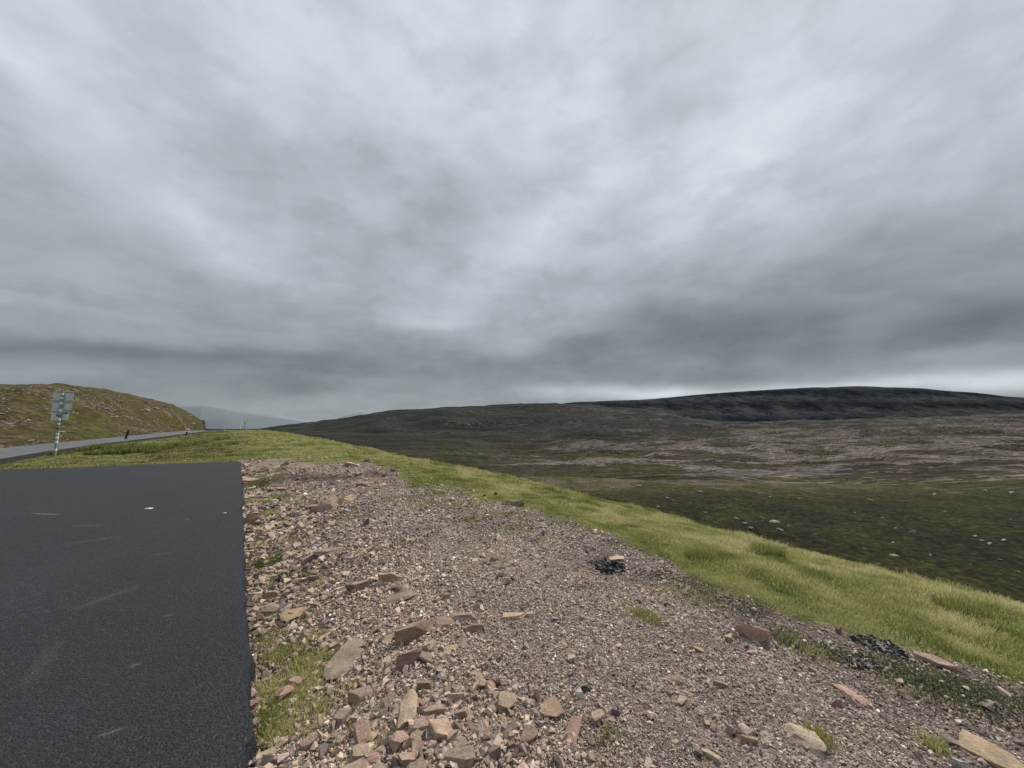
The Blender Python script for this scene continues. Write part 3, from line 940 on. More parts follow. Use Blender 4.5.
for k, (px, py, w, hpx, th, yaw, tilt, colr, nm, lab) in enumerate(HERO):
    x, y, z = at(px, py)
    m = mpp(px, py)
    W = w * m
    dist = math.hypot(x, y)
    sin_e = CAM_H / math.hypot(dist, CAM_H)
    T = W * th if hpx <= w * 1.15 else W * max(th, .2)
    Dp = max(.35 * W, (hpx * m - T * math.cos(math.asin(sin_e))) / max(sin_e, .12))
    Dp = min(Dp, 2.6 * W)
    az_ = math.atan2(x, y)
    W *= .9; Dp *= .9
    me = stone_mesh(nm, 300 + k, (W * 1.08, Dp, T), 9 if nm != 'boulder' else 18, .55 if nm != 'boulder' else 1.9)
    d = np.array([x, y]) / dist
    o = link(nm, me, None)
    cx_, cy_ = x + d[0] * Dp * .45, y + d[1] * Dp * .45
    o.location = (cx_, cy_, land1(cx_, cy_) + T * .18)
    o.rotation_euler = (math.radians(tilt * rnd.uniform(.3, 1.0)), math.radians(tilt * rnd.choice((-1, 1)) * .6), -az_ + math.radians(yaw if abs(yaw) < 50 else (yaw - 90) * .8))
    o.color = jit(colr, .06)
    tag(o, lab, "rock" if nm != "slab" else "stone slab")
    hero_xy.append((cx_, cy_, max(W, Dp) * .5))

VARS = [stone_mesh("stone", 900 + k, (1, random.uniform(.6, 1.0), random.uniform(.3, .75)), random.randint(8, 12), .55) for k in range(24)]
ZONES = {
    'heap': ("angular sandstone block jumbled in the rubble heap at the bottom of the picture", "loose blocks in the rubble heap"),
    'strip': ("angular stone in the strip of rubble beside the tarmac edge", "loose stones in the rubble strip beside the tarmac"),
    'track': ("loose stone lying on the open grey gravel", "loose stones scattered on the gravel"),
    'far': ("stone in the far spread of rubble near the raised gravel layer", "stones in the far rubble beyond the near heap"),
}


def put_stone(x, y, size, zone_, sink=.2):
    o = bpy.data.objects.new("stone", rnd.choice(VARS))
    C.objects.link(o)
    sc = size * rnd.uniform(.85, 1.15)
    o.scale = (sc * rnd.uniform(.8, 1.3), sc * rnd.uniform(.8, 1.1), sc * rnd.uniform(.45, .9))
    o.rotation_euler = (rnd.gauss(0, .22), rnd.gauss(0, .22), rnd.uniform(0, 6.28))
    o.location = (x, y, land1(x, y) + sc * (.22 - sink * .5))
    pal = rnd.choices([PINK, TAN, GREY, BRN, PALE, RED], [4, 3, 4, 3, 1.2, 1.5])[0]
    o.color = jit(pal, .2)
    lab, grp = ZONES[zone_]
    tag(o, lab, "rock", grp)


def free(x, y, r, lst, k=.75):
    return all((x - a) ** 2 + (y - b) ** 2 > ((r + c) * k) ** 2 for a, b, c in lst)


placed = list(hero_xy)


def scatter(n, sampler, size, zone_, k=.7, sink=.2):
    c = 0
    for _ in range(n * 30):
        if c >= n: break
        x, y = sampler()
        q, s = qs(x, y)
        if q < q_edge(s) + .02: continue
        sz = size()
        if not free(x, y, sz * .5, placed, k): continue
        placed.append((x, y, sz * .5)); put_stone(x, y, sz, zone_, sink); c += 1


def s_heap():
    return rnd.gauss(-.42, .26), rnd.gauss(1.98, .30)


def s_strip():
    s = rnd.uniform(2.0, 7.5); q = q_edge(s) + abs(rnd.gauss(.1, .75)) + .06
    return .8 * q - .6 * s, .6 * q + .8 * s


def s_far():
    s = rnd.uniform(7.0, 17.5); q = q_edge(s) + abs(rnd.gauss(.4, 1.3)) + .08
    return .8 * q - .6 * s, .6 * q + .8 * s


def s_track():
    s = rnd.uniform(-1.2, 6.5); q = rnd.uniform(q_edge(s) + .8, q_grass(s) - .1)
    return .8 * q - .6 * s, .6 * q + .8 * s


scatter(84, s_heap, lambda: rnd.choice((.055, .07, .09, .12)) * rnd.uniform(.8, 1.2), 'heap', .62, .1)
scatter(88, s_strip, lambda: min(.22, .07 * math.exp(rnd.gauss(0, .42))), 'strip', .62)
scatter(46, s_track, lambda: min(.10, .042 * math.exp(rnd.gauss(0, .35))), 'track', .9, .25)
scatter(56, s_far, lambda: min(.5, .17 * math.exp(rnd.gauss(0, .4))), 'far', .75)

# ------------------------------------------------------------------ loose gravel and small rubble (uncountable)
def hull_variants(n, npts, seed, flat=.7):
    out = []
    rg = np.random.default_rng(seed)
    for k in range(n):
        bm = bmesh.new()
        p = rg.normal(size=(npts, 3)); p /= np.linalg.norm(p, axis=1)[:, None]
        p *= rg.uniform(.8, 1.1, (npts, 1)); p[:, 2] *= flat; p[:, 1] *= rg.uniform(.6, 1)
        vs = [bm.verts.new(a * .5) for a in p]
        bmesh.ops.convex_hull(bm, input=vs)
        for v in [v for v in bm.verts if not v.link_faces]: bm.verts.remove(v)
        bmesh.ops.triangulate(bm, faces=bm.faces)
        bm.verts.index_update(); bm.verts.ensure_lookup_table()
        out.append((np.array([v.co[:] for v in bm.verts]), np.array([[v.index for v in f.verts] for f in bm.faces])))
        bm.free()
    return out


def rotmat(rx, ry, rz):
    cx, sx, cy, sy, cz, sz = np.cos(rx), np.sin(rx), np.cos(ry), np.sin(ry), np.cos(rz), np.sin(rz)
    return np.stack([np.stack([cz * cy, cz * sy * sx - sz * cx, cz * sy * cx + sz * sx], -1),
                     np.stack([sz * cy, sz * sy * sx + cz * cx, sz * sy * cx - cz * sx], -1),
                     np.stack([-sy, cy * sx, cy * cx], -1)], -2)


def pebble_field(name, label, cat, x, y, size, col, sink, seed, npts=10, flat=.6):
    var = hull_variants(12, npts, seed, flat)
    rg = np.random.default_rng(seed)
    n = len(x)
    z = land(x, y) + size * sink
    which = rg.integers(0, len(var), n)
    Rm = rotmat(rg.normal(0, .5, n), rg.normal(0, .5, n), rg.uniform(0, 6.28, n))
    VV, FF, CC, base = [], [], [], 0
    for k, (v, f) in enumerate(var):
        i = np.where(which == k)[0]
        if not len(i): continue
        p = np.einsum('nij,vj->nvi', Rm[i], v) * size[i][:, None, None]
        p[:, :, 0] += x[i][:, None]; p[:, :, 1] += y[i][:, None]; p[:, :, 2] += z[i][:, None]
        VV.append(p.reshape(-1, 3))
        FF.append((f[None] + (np.arange(len(i)) * len(v))[:, None, None] + base).reshape(-1, 3))
        CC.append(np.repeat(col[i], len(v), axis=0))
        base += len(i) * len(v)
    me = mesh_from(name, np.concatenate(VV), F3=np.concatenate(FF), col=np.concatenate(CC))
    o = link(name, me, M_PEB)
    return tag(o, label, cat, kind="stuff")


def gravel_xy(n, rmin, rmax, seed):
    rg = np.random.default_rng(seed)
    a = np.radians(rg.uniform(-58, 62, n)); r = np.exp(rg.uniform(math.log(rmin), math.log(rmax), n))
    return np.sin(a) * r, np.cos(a) * r, rg


pal = np.array([[.225, .165, .135], [.31, .235, .195], [.38, .275, .215], [.165, .128, .110], [.40, .335, .295], [.47, .345, .235], [.60, .56, .52], [.085, .072, .066]]) * np.array([1.2, 1.24, 1.28])


def pcol(rg, n, w):
    c = pal[rg.choice(len(pal), n, p=np.array(w) / sum(w))]
    return c * rg.uniform(.75, 1.2, (n, 1))


x, y, rg = gravel_xy(620000, 1.2, 15, 21)
q, s = qs(x, y)
tm = turf_mask(x, y)
keep = (q > q_edge(s) + .015) & (s < 20) & (rg.uniform(size=len(x)) > tm * 1.3) & (rg.uniform(size=len(x)) > np.clip(patch_mask(x, y), 0, 1) * .8)
dens = .40 + .45 * sst(.6, 1.9, q) + .9 * fbm(x, y, .8, 3, 31)
bb_ = q - q_grass(s)
keep &= rg.uniform(size=len(x)) < dens * (1 - .62 * sst(-.75, -.15, bb_ + .35 * fbm(x, y, .8, 3, 75)) * sst(9, 4, s))
x, y = x[keep], y[keep]
r = np.hypot(x, y)
size = np.clip(.0108 * np.exp(rg.normal(0, .5, len(x))), .005, .045) * np.clip(r / 2.6, .85, 2.8)
q, s = qs(x, y)
mid_ = sst(.9, 2.1, q + .5 * fbm(x, y, 1.4, 2, 38))
size = size * (1.05 - .27 * mid_)
pc_ = pcol(rg, len(x), [5, 5, 4, 3, 2.4, 1.3, .45, 2.0])
lum_ = pc_.mean(1, keepdims=True)
pc_ = pc_ * (1 - .45 * mid_[:, None]) + lum_ * np.array([1.06, 1.0, .95]) * 1.08 * .45 * mid_[:, None]
pc_ = pc_ * (1 + .35 * fbm(x, y, .9, 3, 39))[:, None] * np.array([1.05, 1.015, .965])
pebble_field("gravel", "grey and pinkish loose gravel covering the track beside the tarmac", "gravel", x, y, size,
             pc_, .18, 31)
print("pebbles", len(x))
x, y, rg = gravel_xy(90000, 1.3, 22, 22)
q, s = qs(x, y)
de = q - q_edge(s)
heapd = np.exp(-(((x + .42) / .5) ** 2 + ((y - 2.0) / .6) ** 2))
pr = np.clip(np.exp(-(np.maximum(de, 0) / 1.1) ** 2) * .62 + .016 + .5 * heapd + .16 * (r_ := sst(7, 10, s)), 0, 1) * (de > -.01) * (q < q_grass(s) + .15) * (s < 21)
pr = pr * np.clip(.75 + .9 * fbm(x, y, .8, 3, 35), .1, 1.6)
keep = rg.uniform(size=len(x)) < pr
x, y = x[keep], y[keep]
r = np.hypot(x, y)
size = np.clip(.046 * np.exp(rg.normal(0, .42, len(x))), .02, .12) * np.clip(r / 3.6, .8, 1.9)
pebble_field("rubble", "small broken sandstone rubble between the larger blocks", "rubble", x, y, size,
             pcol(rg, len(x), [4.5, 5, 5, 2.2, 1.0, 2.2, .05, .0]) * .88, .14, 33, 9, .55)
print("rubble", len(x))

# ------------------------------------------------------------------ black bitumen clods
def clod_mesh(seed, rx, ry, n, size):
    rg = np.random.default_rng(seed)
    var = hull_variants(6, 11, seed, .8)
    VV, FF, base = [], [], 0
    # the slumped mass under the loose lumps
    g_ = [(0, 0, size * .6)] + [(rx * f * math.cos(t) * rg.uniform(.85, 1.1), ry * f * math.sin(t) * rg.uniform(.85, 1.1), zz) for f, zz in ((.55, size * .45), (1.05, -.03)) for t in np.linspace(0, 2 * PI, 14, endpoint=False)]
    VV.append(np.array(g_)); base = len(g_)
    F_ = [[0, 1 + i, 1 + (i + 1) % 14] for i in range(14)]
    for i in range(14):
        j = (i + 1) % 14
        F_ += [[1 + i, 15 + i, 15 + j], [1 + i, 15 + j, 1 + j]]
    FF.append(np.array(F_))
    for k in range(n):
        a = rg.uniform(0, 6.28); rad = math.sqrt(rg.uniform())
        px_, py_ = rx * rad * math.cos(a), ry * rad * math.sin(a)
        v, f = var[k % 6]
        sc = size * math.exp(rg.normal(0, .4))
        Rm = rotmat(*[np.array([t]) for t in rg.uniform(0, 6.28, 3)])[0]
        p = v @ Rm.T * sc + np.array([px_, py_, np.interp(rad, [0, .55, 1.0], [size, size * .8, .0]) * .6])
        VV.append(p); FF.append(f + base); base += len(v)
    return mesh_from("bitumen_clod", np.concatenate(VV), F3=np.concatenate(FF))


M_BIT = mat_plain("bitumen", (.010, .010, .012), .6, 0, 30, (.035, .032, .03), .6)
for k, (px, py, wx, hy, lab) in enumerate([(609, 568, 44, 14, "black spilt bitumen heap on the gravel with a tan stone on it"),
                                         (862, 664, 30, 14, "black bitumen clods in the gravel, nearer of the two beside the meadow"),
                                         (879, 647, 40, 14, "black bitumen clods against the meadow edge, further of the two on the right"),
                                         (289, 577, 22, 16, "black bitumen lumps under a pinkish slab beside the tarmac"),
                                         (262, 486, 14, 5, "small black lump in the weeds near the far corner of the tarmac"),
                                         (586, 690, 8, 8, "tiny black bitumen crumb alone in the near gravel")]):
    x, y, z = at(px, py); m = mpp(px, py)
    sin_e = CAM_H / math.hypot(math.hypot(x, y), CAM_H)
    rx, ry = wx * m * .5, min(hy * m * .5 / sin_e, wx * m * .6)
    me = clod_mesh(700 + k, rx, ry, 110 if wx > 20 else 22, max(.018, min(rx, .25) * .20))
    o = link("bitumen_clod", me, M_BIT, loc=(x, y, land1(x, y) + .0))
    o.rotation_euler = (0, 0, -math.atan2(x, y) + (0.3 if k == 3 else -.15))
    tag(o, lab, "bitumen")
x, y, z = at(617, 565)
o = link("stone", stone_mesh("stone", 1501, (.16, .11, .04), 5, .4), None, loc=(x, y, z + .07)); o.color = (*PALE, 1)
tag(o, "small tan stone lying on the black spilt bitumen heap", "rock")

# white chips lying on the car park
M_CHIP = mat_plain("white_chip", (.75, .75, .74), .6, 0, 20, (.5, .48, .45), .5)
for px, py, w, lab in [(148, 509, 6, "long white chip lying on the tarmac left of the other"), (224, 513.5, 3, "short white chip lying on the tarmac near its right edge")]:
    d = ray(px, py); t = -CAM_H / d[2]; m = d[1] * t / FPX
    bm = stone_bm(random.Random(int(px)), (w * m, w * m * .3, .010), 5, .4)
    me = bpy.data.meshes.new("white_chip"); bm.to_mesh(me); bm.free()
    o = link("white_chip", me, M_CHIP, loc=(d[0] * t, d[1] * t, .009)); o.rotation_euler = (0, 0, .5)
    tag(o, lab, "litter")

# ------------------------------------------------------------------ boulders on the slope below and on the left hill
SL = [(752, 529, 12), (775, 523, 18), (762, 519, 10), (745, 524, 9), (790, 527, 9), (780, 530, 8), (736, 519, 7), (706, 513, 6), (668, 499, 8), (673, 501, 5), (658, 507, 5), (737, 500, 8),
      (982, 541, 9), (990, 544, 8), (1004, 541, 8), (975, 537, 7), (896, 529, 7), (913, 533, 9), (893, 543, 5), (882, 518, 5), (826, 521, 5), (855, 513, 4),
      (930, 556, 7), (895, 556, 8), (865, 549, 6), (945, 512, 5), (990, 509, 6), (1010, 520, 6), (960, 523, 5), (870, 500, 6), (905, 503, 7), (935, 495, 8), (985, 492, 10), (1012, 494, 12),
      (800, 499, 6), (770, 497, 5), (700, 492, 8), (640, 487, 9), (655, 488, 6), (613, 489, 6), (835, 507, 5), (815, 535, 5), (845, 537, 4), (920, 519, 4), (1000, 560, 6), (1018, 572, 7), (970, 565, 5),
      (880, 565, 5), (725, 508, 4), (690, 503, 4)]
for k, (px, py, w) in enumerate(SL):
    x, y, z = at(px, py, 400); m = (y * CP) / FPX
    o = bpy.data.objects.new("boulder", VARS[k % 24]); C.objects.link(o)
    W = w * m * .62
    o.scale = (W, W * rnd.uniform(.5, .8), W * rnd.uniform(.5, .8)); o.rotation_euler = (rnd.gauss(0, .15), rnd.gauss(0, .15), rnd.uniform(-.5, .5))
    o.location = (x, y, land1(x, y) + W * .1)
    f = rnd.uniform(.45, .85); o.color = (.36 * f, .33 * f, .30 * f, 1)
    if k < 7:
        tag(o, "grey boulder in the cluster of rocks at the brink of the meadow", "boulder", "cluster of boulders at the meadow's brink")
    else:
        tag(o, "pale boulder dotted on the dark grassy slope below the meadow", "boulder", "pale boulders on the dark slope")
for k in range(46):
    px = rnd.uniform(0, 195); sk = np.interp(px, HPX, HSK); bs = np.interp(px, [0, 60, 100, 160, 200], [446, 442, 438, 432, 428])
    py = sk + 2 + (bs - sk - 4) * rnd.random() ** 1.3
    if bs - sk < 6: continue
    x, y, z = at(px, py, 300)
    if hill_d(np.array([x]), np.array([y]))[0] < .8: continue
    o = bpy.data.objects.new("boulder", VARS[k % 24]); C.objects.link(o)
    W = rnd.uniform(1.6, 5.0) * y / FPX
    o.scale = (W * 1.2, W, W * .6); o.rotation_euler = (rnd.gauss(0, .15), rnd.gauss(0, .15), rnd.uniform(0, 6))
    o.location = (x, y, land1(x, y) + W * .08); f = rnd.uniform(.55, 1.0); o.color = (.34 * f, .28 * f, .25 * f, 1)
    tag(o, "weathered boulder on the stony hill beyond the road", "boulder", "boulders on the hill beyond the road")

# ------------------------------------------------------------------ grass
def blades(x, y, z, h, w, lean, colr, rg):
    n = len(x)
    a = rg.uniform(0, 2 * PI, n); la = rg.uniform(0, 2 * PI, n)
    la = np.where(rg.uniform(size=n) < .55, rg.normal(.4, .8, n), la)          # combed by the wind
    dx, dy = np.cos(a) * w * .5, np.sin(a) * w * .5
    lx, ly = np.cos(la) * lean * h, np.sin(la) * lean * h
    hz = h * np.sqrt(np.clip(1 - (lean * .8) ** 2, .1, 1))
    V = np.empty((n, 5, 3))
    V[:, 0] = np.stack([x - dx, y - dy, z - .01], 1); V[:, 1] = np.stack([x + dx, y + dy, z - .01], 1)
    mx, my, mz = x + lx * .35, y + ly * .35, z + hz * .6
    V[:, 2] = np.stack([mx - dx * .75, my - dy * .75, mz], 1); V[:, 3] = np.stack([mx + dx * .75, my + dy * .75, mz], 1)
    V[:, 4] = np.stack([x + lx, y + ly, z + hz], 1)
    b = np.arange(n)[:, None] * 5
    F4 = b + np.array([[0, 1, 3, 2]]); F3 = b + np.array([[2, 3, 4]])
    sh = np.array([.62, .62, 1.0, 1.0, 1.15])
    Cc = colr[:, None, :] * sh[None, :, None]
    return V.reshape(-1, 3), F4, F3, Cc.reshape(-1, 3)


def grass_obj(name, label, cat, parts, kind="stuff"):
    VV, Q, T, CC, base = [], [], [], [], 0
    for V, F4, F3, c in parts:
        VV.append(V); Q.append(F4 + base); T.append(F3 + base); CC.append(c); base += len(V)
    me = mesh_from(name, np.concatenate(VV), F4=np.concatenate(Q), F3=np.concatenate(T), col=np.concatenate(CC))
    o = link(name, me, M_GRASS)
    return tag(o, label, cat, kind=kind)


GPAL = np.array([[.19, .215, .058], [.28, .285, .090], [.38, .37, .125], [.48, .44, .19], [.105, .135, .034], [.58, .51, .27]])


def gcol(rg, x, y, straw=0.0):
    n = len(x)
    t = fbm(x, y, 1.5, 3, 111) * 1.3 + fbm(x, y, .38, 3, 112) * 1.7 + rg.normal(0, .35, n) + straw
    k = np.clip(((t + 1.3) / 2.6 * 5), 0, 4.999)
    order = np.array([4, 0, 1, 2, 3, 5]); i = k.astype(int); f = (k - i)[:, None]
    c = GPAL[order[i]] * (1 - f) + GPAL[order[i + 1]] * f
    return c * rg.uniform(.8, 1.2, (n, 1)) * np.array([1.02, 1.03, 1.06])


parts = []
rg = np.random.default_rng(77)
N = 1100000
a = np.radians(rg.uniform(-56, 62, N)); r = np.exp(rg.uniform(math.log(2.2), math.log(75), N))
x = np.sin(a) * r; y = np.cos(a) * r
q, s = qs(x, y)
tm = turf_mask(x, y)
keep = (tm > .2) & (q < 17 + .05 * r) & (rg.uniform(size=N) < tm * np.clip(.9 + .5 * fbm(x, y, .35, 2, 113), .3, 1.0)) & (s > -14) & ((far_edge(x, y) > 0.25) | (q > q_edge(s) + .25))
keep &= (hill_d(x, y) < -RW * .85 - .15)
x, y, r, q, s = x[keep], y[keep], r[keep], q[keep], s[keep]
ed = sst(0.0, 1.2, q - q_grass(s))
tus = np.clip(fbm(x, y, .55, 2, 114) * 1.4, 0, 1)
h = (.024 + .028 * ed + .11 * np.clip(tus - .15, 0, 1) * ed) * rg.uniform(.6, 1.35, len(x)) * np.clip(.8 + r * .02, .8, 1.6)
w = np.maximum(.0042, .0011 * r)
lean = np.clip(rg.normal(.5, .22, len(x)), .05, 1.0)
z = land(x, y)
parts.append(blades(x, y, z, h, w, lean, gcol(rg, x, y, .12 * ed + .45 * tus * ed) * (1 - sst(13, 21, s)[:, None] * sst(3.0, -2, q)[:, None] * np.array([.42, .48, .40])), rg))
print("blades", len(x))
# tufts among the stones
xs, ys_ = [], []
for (cx, cy, pr, d) in PATCH:
    n = int(5200 * d * min(pr, .45) ** 1.5 / .2 ** .5) + 40
    xs.append(rg.normal(cx, pr * .55, n)); ys_.append(rg.normal(cy, pr * .55, n))
_s = np.exp(rg.uniform(math.log(1.6), math.log(18), 16000)); _q = q_edge(_s) + np.abs(rg.normal(0, .5, 16000))
xs.append(.8 * _q - .6 * _s); ys_.append(.6 * _q + .8 * _s)
x = np.concatenate(xs); y = np.concatenate(ys_)
keep = (rg.uniform(size=len(x)) < np.clip(patch_mask(x, y) * 1.6 - .15, 0, 1))
q, s = qs(x, y)
keep &= q > q_edge(s) + .04
x, y = x[keep], y[keep]; r = np.hypot(x, y)
parts.append(blades(x, y, land(x, y), rg.uniform(.02, .06, len(x)), np.maximum(.0045, .0011 * r), np.clip(rg.normal(.55, .25, len(x)), .05, 1), gcol(rg, x, y, -.35), rg))
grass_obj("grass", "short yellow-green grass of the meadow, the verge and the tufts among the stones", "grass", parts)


def clump(name, label, cat, x, y, rad, hgt, n, dark, group=None, seed=0):
    rg = np.random.default_rng(seed)
    a = rg.uniform(0, 6.28, n); rr_ = rad * np.sqrt(rg.uniform(size=n))
    bx, by = rr_ * np.cos(a), rr_ * np.sin(a)
    bz = land(x + bx, y + by) - land1(x, y)
    r = math.hypot(x, y)
    c = np.where(rg.uniform(size=(n, 1)) < dark, np.array([[.11, .14, .042]]), np.array([[.27, .285, .09]])) * rg.uniform(.7, 1.25, (n, 1))
    V, F4, F3, Cc = blades(bx, by, bz, hgt * rg.uniform(.55, 1.1, n), np.full(n, max(.004, .0009 * r)), np.clip(rg.normal(.35, .2, n), 0, .9), c, rg)
    o = link(name, mesh_from(name, V, F4=F4, F3=F3, col=Cc), M_GRASS, loc=(x, y, land1(x, y)))
    return tag(o, label, cat, group)


RUSH = [(84, 451, .35, .35), (92, 455, .3, .3), (97, 449, .45, .45), (106, 454, .4, .35), (113, 450, .5, .45), (121, 454, .4, .42), (129, 450, .4, .5), (136, 453, .45, .42), (146, 449.5, .5, .45), (153, 453, .35, .3), (162, 450, .5, .42), (170, 447, .4, .4), (178, 451, .3, .25),
        (54, 455, .22, .35), (190, 446, .6, .3), (203, 443.5, .5, .35), (213, 447, .4, .25), (222, 440, .6, .35), (232, 444, .4, .25), (216, 452, .3, .2)]
for k, (px, py, rad, hg) in enumerate(RUSH):
    x, y, z = at(px, py)
    clump("rush_clump", "dark green rush clump on the verge between the car park and the road", "rushes", x, y, rad, hg * .85, 260, .55, "rush clumps on the verge", 200 + k)
for k, (px, py, rad, hg, lab) in enumerate([(768, 556, .14, .22, "rounded dark grass tussock in the middle of the meadow slope"), (960, 612, .13, .15, "dark low grass tussock near the right end of the meadow"),
                                        (580, 491, .6, .3, "bushy grass tussock on the brow above the dark slope"), (455, 486, .8, .16, "darker green flat tussock at the near end of the meadow"),
                                        (700, 558, .12, .14, "small green tussock in the meadow left of the rounded dark one")]):
    x, y, z = at(px, py)
    clump("grass_tussock", lab, "tussock", x, y, rad * 1.5, hg * .8, 900, .16, None, 300 + k)

# low dark herbs along the meadow's edge
rg = np.random.default_rng(91)
xs, ys_ = [], []
for (px, py, r0, n) in [(900, 672, .2, 500), (930, 680, .22, 700), (965, 692, .22, 700), (1000, 700, .25, 700), (790, 640, .12, 400), (740, 607, .2, 450), (700, 590, .25, 450), (660, 577, .2, 250), (300, 655, .1, 160), (330, 655, .06, 120), (835, 655, .1, 200)]:
    x, y, z = at(px, py); xs.append(rg.normal(x, r0 * .6, n)); ys_.append(rg.normal(y, r0 * .6, n))
x = np.concatenate(xs); y = np.concatenate(ys_)
n = len(x)
c = np.array([[.10, .108, .055]]) * rg.uniform(.6, 1.7, (n, 1)) + rg.uniform(0, .02, (n, 1))
V, F4, F3, Cc = blades(x, y, land(x, y), rg.uniform(.010, .030, n), rg.uniform(.008, .016, n), np.clip(rg.normal(.7, .2, n), .1, 1), c, rg)
tag(link("creeping_herbs", mesh_from("creeping_herbs", V, F4=F4, F3=F3, col=Cc), M_GRASS), "low dark green leafy herbs creeping along the gravel's grassy edge", "ground cover", kind="stuff")

# ------------------------------------------------------------------ the sign, posts and poles
def add_box(bm, cx, cy, cz, sx, sy, sz, bev=.0):
    g = bmesh.ops.create_cube(bm, size=1.0)
    vs = g['verts']
    for v in vs: v.co = Vector((v.co.x * sx + cx, v.co.y * sy + cy, v.co.z * sz + cz))
    if bev:
        es = list({e for v in vs for e in v.link_edges})
        bmesh.ops.bevel(bm, geom=es, offset=bev, segments=2, affect='EDGES')


def add_cyl(bm, p0, p1, r0, r1=None, seg=16):
    p0, p1 = Vector(p0), Vector(p1); d = p1 - p0
    g = bmesh.ops.create_cone(bm, cap_ends=True, segments=seg, radius1=r0, radius2=r1 if r1 is not None else r0, depth=d.length)
    M = Matrix.Translation((p0 + p1) / 2) @ d.to_track_quat('Z', 'Y').to_matrix().to_4x4()
    bmesh.ops.transform(bm, matrix=M, verts=g['verts'])


def part(name, fn, mat, parent, label=None):
    bm = bmesh.new(); fn(bm)
    me = bpy.data.meshes.new(name); bm.to_mesh(me); bm.free()
    o = link(name, me, mat, parent)
    if label: o["label"] = label
    return o


M_GALV = mat_plain("galvanised_steel", (.30, .32, .33), .5, .5, 14, (.12, .12, .115), .6)
M_PANEL = mat_plain("grey_sign_back", (.55, .61, .64), .5, .0, 5, (.30, .34, .36), .7)
M_STICK = mat_plain("weathered_sticker", (.72, .74, .73), .5, 0, 40, (.3, .33, .36), .7)
M_STICK2 = mat_plain("dark_sticker", (.07, .085, .10), .5, 0, 40, (.2, .2, .2), .5)
M_BLACK = mat_plain("black_plastic", (.015, .015, .016), .5, 0, 10, (.06, .055, .05), .4)
M_WPLA = mat_plain("white_plastic", (.82, .82, .80), .45, 0, 12, (.35, .33, .3), .5)
M_REFL = mat_plain("red_reflector", (.35, .02, .02), .3, 0, 10, (.1, .02, .02), .2)

sx_, sy_, sz_ = at(54.5, 457.5)
S = sy_ * CP / FPX                    # metres per pixel at the sign
H = 67.5 * S
sg = thing("road_sign", "tall grey signpost seen from behind, its stacked plates and pole covered in stickers", "road sign", (sx_, sy_, sz_ - .05), math.radians(38))
sg.rotation_euler = (0, math.radians(.6), math.radians(30))
part("pole", lambda b: add_cyl(b, (0, 0, -.2), (0, 0, H * 1.0), .048), M_GALV, sg)
rows = [(.855, 1.0, -.30, .33), (.71, .85, -.31, .31), (.56, .705, -.29, .03), (.56, .705, .05, .26)]
for k, (a, b, x0, x1) in enumerate(rows):
    pn = part("sign_plate", lambda bm: add_box(bm, (x0 + x1) / 2, .075, H * (a + b) / 2, x1 - x0, .012, H * (b - a) - .012, .004), M_PANEL, sg)
    part("stiffening_rail", lambda bm: add_box(bm, (x0 + x1) / 2, .055, H * b - .05, x1 - x0 - .02, .026, .028), M_GALV, pn)
    rs = random.Random(60 + k)
    for j in range(5):
        sw, sh = rs.uniform(.06, .14), rs.uniform(.05, .12)
        xx = rs.uniform(x0 + sw / 2 + .02, x1 - sw / 2 - .02); zz = rs.uniform(H * a + sh / 2 + .04, H * b - sh / 2 - .09)
        part("sticker", lambda bm: add_box(bm, xx, .0655 - .0005 * j, zz, sw, .002, sh, .0008), M_STICK if rs.random() < .86 else M_STICK2, pn)
for a in (.93, .78, .64):
    part("clamp", lambda bm: (add_box(bm, 0, -.045, H * a, .13, .02, .05, .004), add_box(bm, 0, .035, H * a, .13, .05, .05, .004)), M_GALV, sg)
rs = random.Random(9)
zz = .35
while zz < H * .98:
    hh = rs.uniform(.07, .17)
    m_ = M_STICK if rs.random() < .62 else M_STICK2
    if rs.random() < .75:
        part("pole_sticker", lambda bm: add_cyl(bm, (0, 0, zz), (0, 0, zz + hh * .85), .0505), m_, sg)
    zz += hh + rs.uniform(.02, .14)
part("pole_cap", lambda b: add_cyl(b, (0, 0, H), (0, 0, H + .03), .054, .04), M_BLACK, sg)


def upright(px, py, top_px, top_py):
    x, y, z = at(px, py, 200)
    m = y * CP / FPX
    return x, y, z, (top_px - px) * m, (py - top_py) * m


x, y, z, dx, hh = upright(124.5, 441.5, 127, 432.5)
hh *= 1.3
t = thing("marker_post", "black marker post leaning to the right in the verge beside the road", "marker post", (x, y, z))
part("post", lambda b: add_box(b, 0, 0, hh / 2 - .1, .13, .08, hh + .2, .01), M_BLACK, t)
part("reflector", lambda b: add_box(b, .0, -.045, hh - .16, .08, .012, .12, .004), M_REFL, t)
t.rotation_euler = (0, math.atan2(dx, hh), .4)
x, y, z, dx, hh = upright(186, 435.5, 187.5, 428.8)
t = thing("marker_post", "short white-topped marker post at the roadside further up", "marker post", (x, y, z))
part("post", lambda b: add_box(b, 0, 0, hh * .2, .16, .09, hh * .6, .01), M_BLACK, t)
part("white_top", lambda b: add_box(b, 0, 0, hh * .74, .26, .10, hh * .5, .03), M_WPLA, t)
part("reflector", lambda b: add_box(b, 0, -.058, hh * .78, .10, .012, .14, .004), M_REFL, t)
t.rotation_euler = (0, math.atan2(dx, hh), .3)
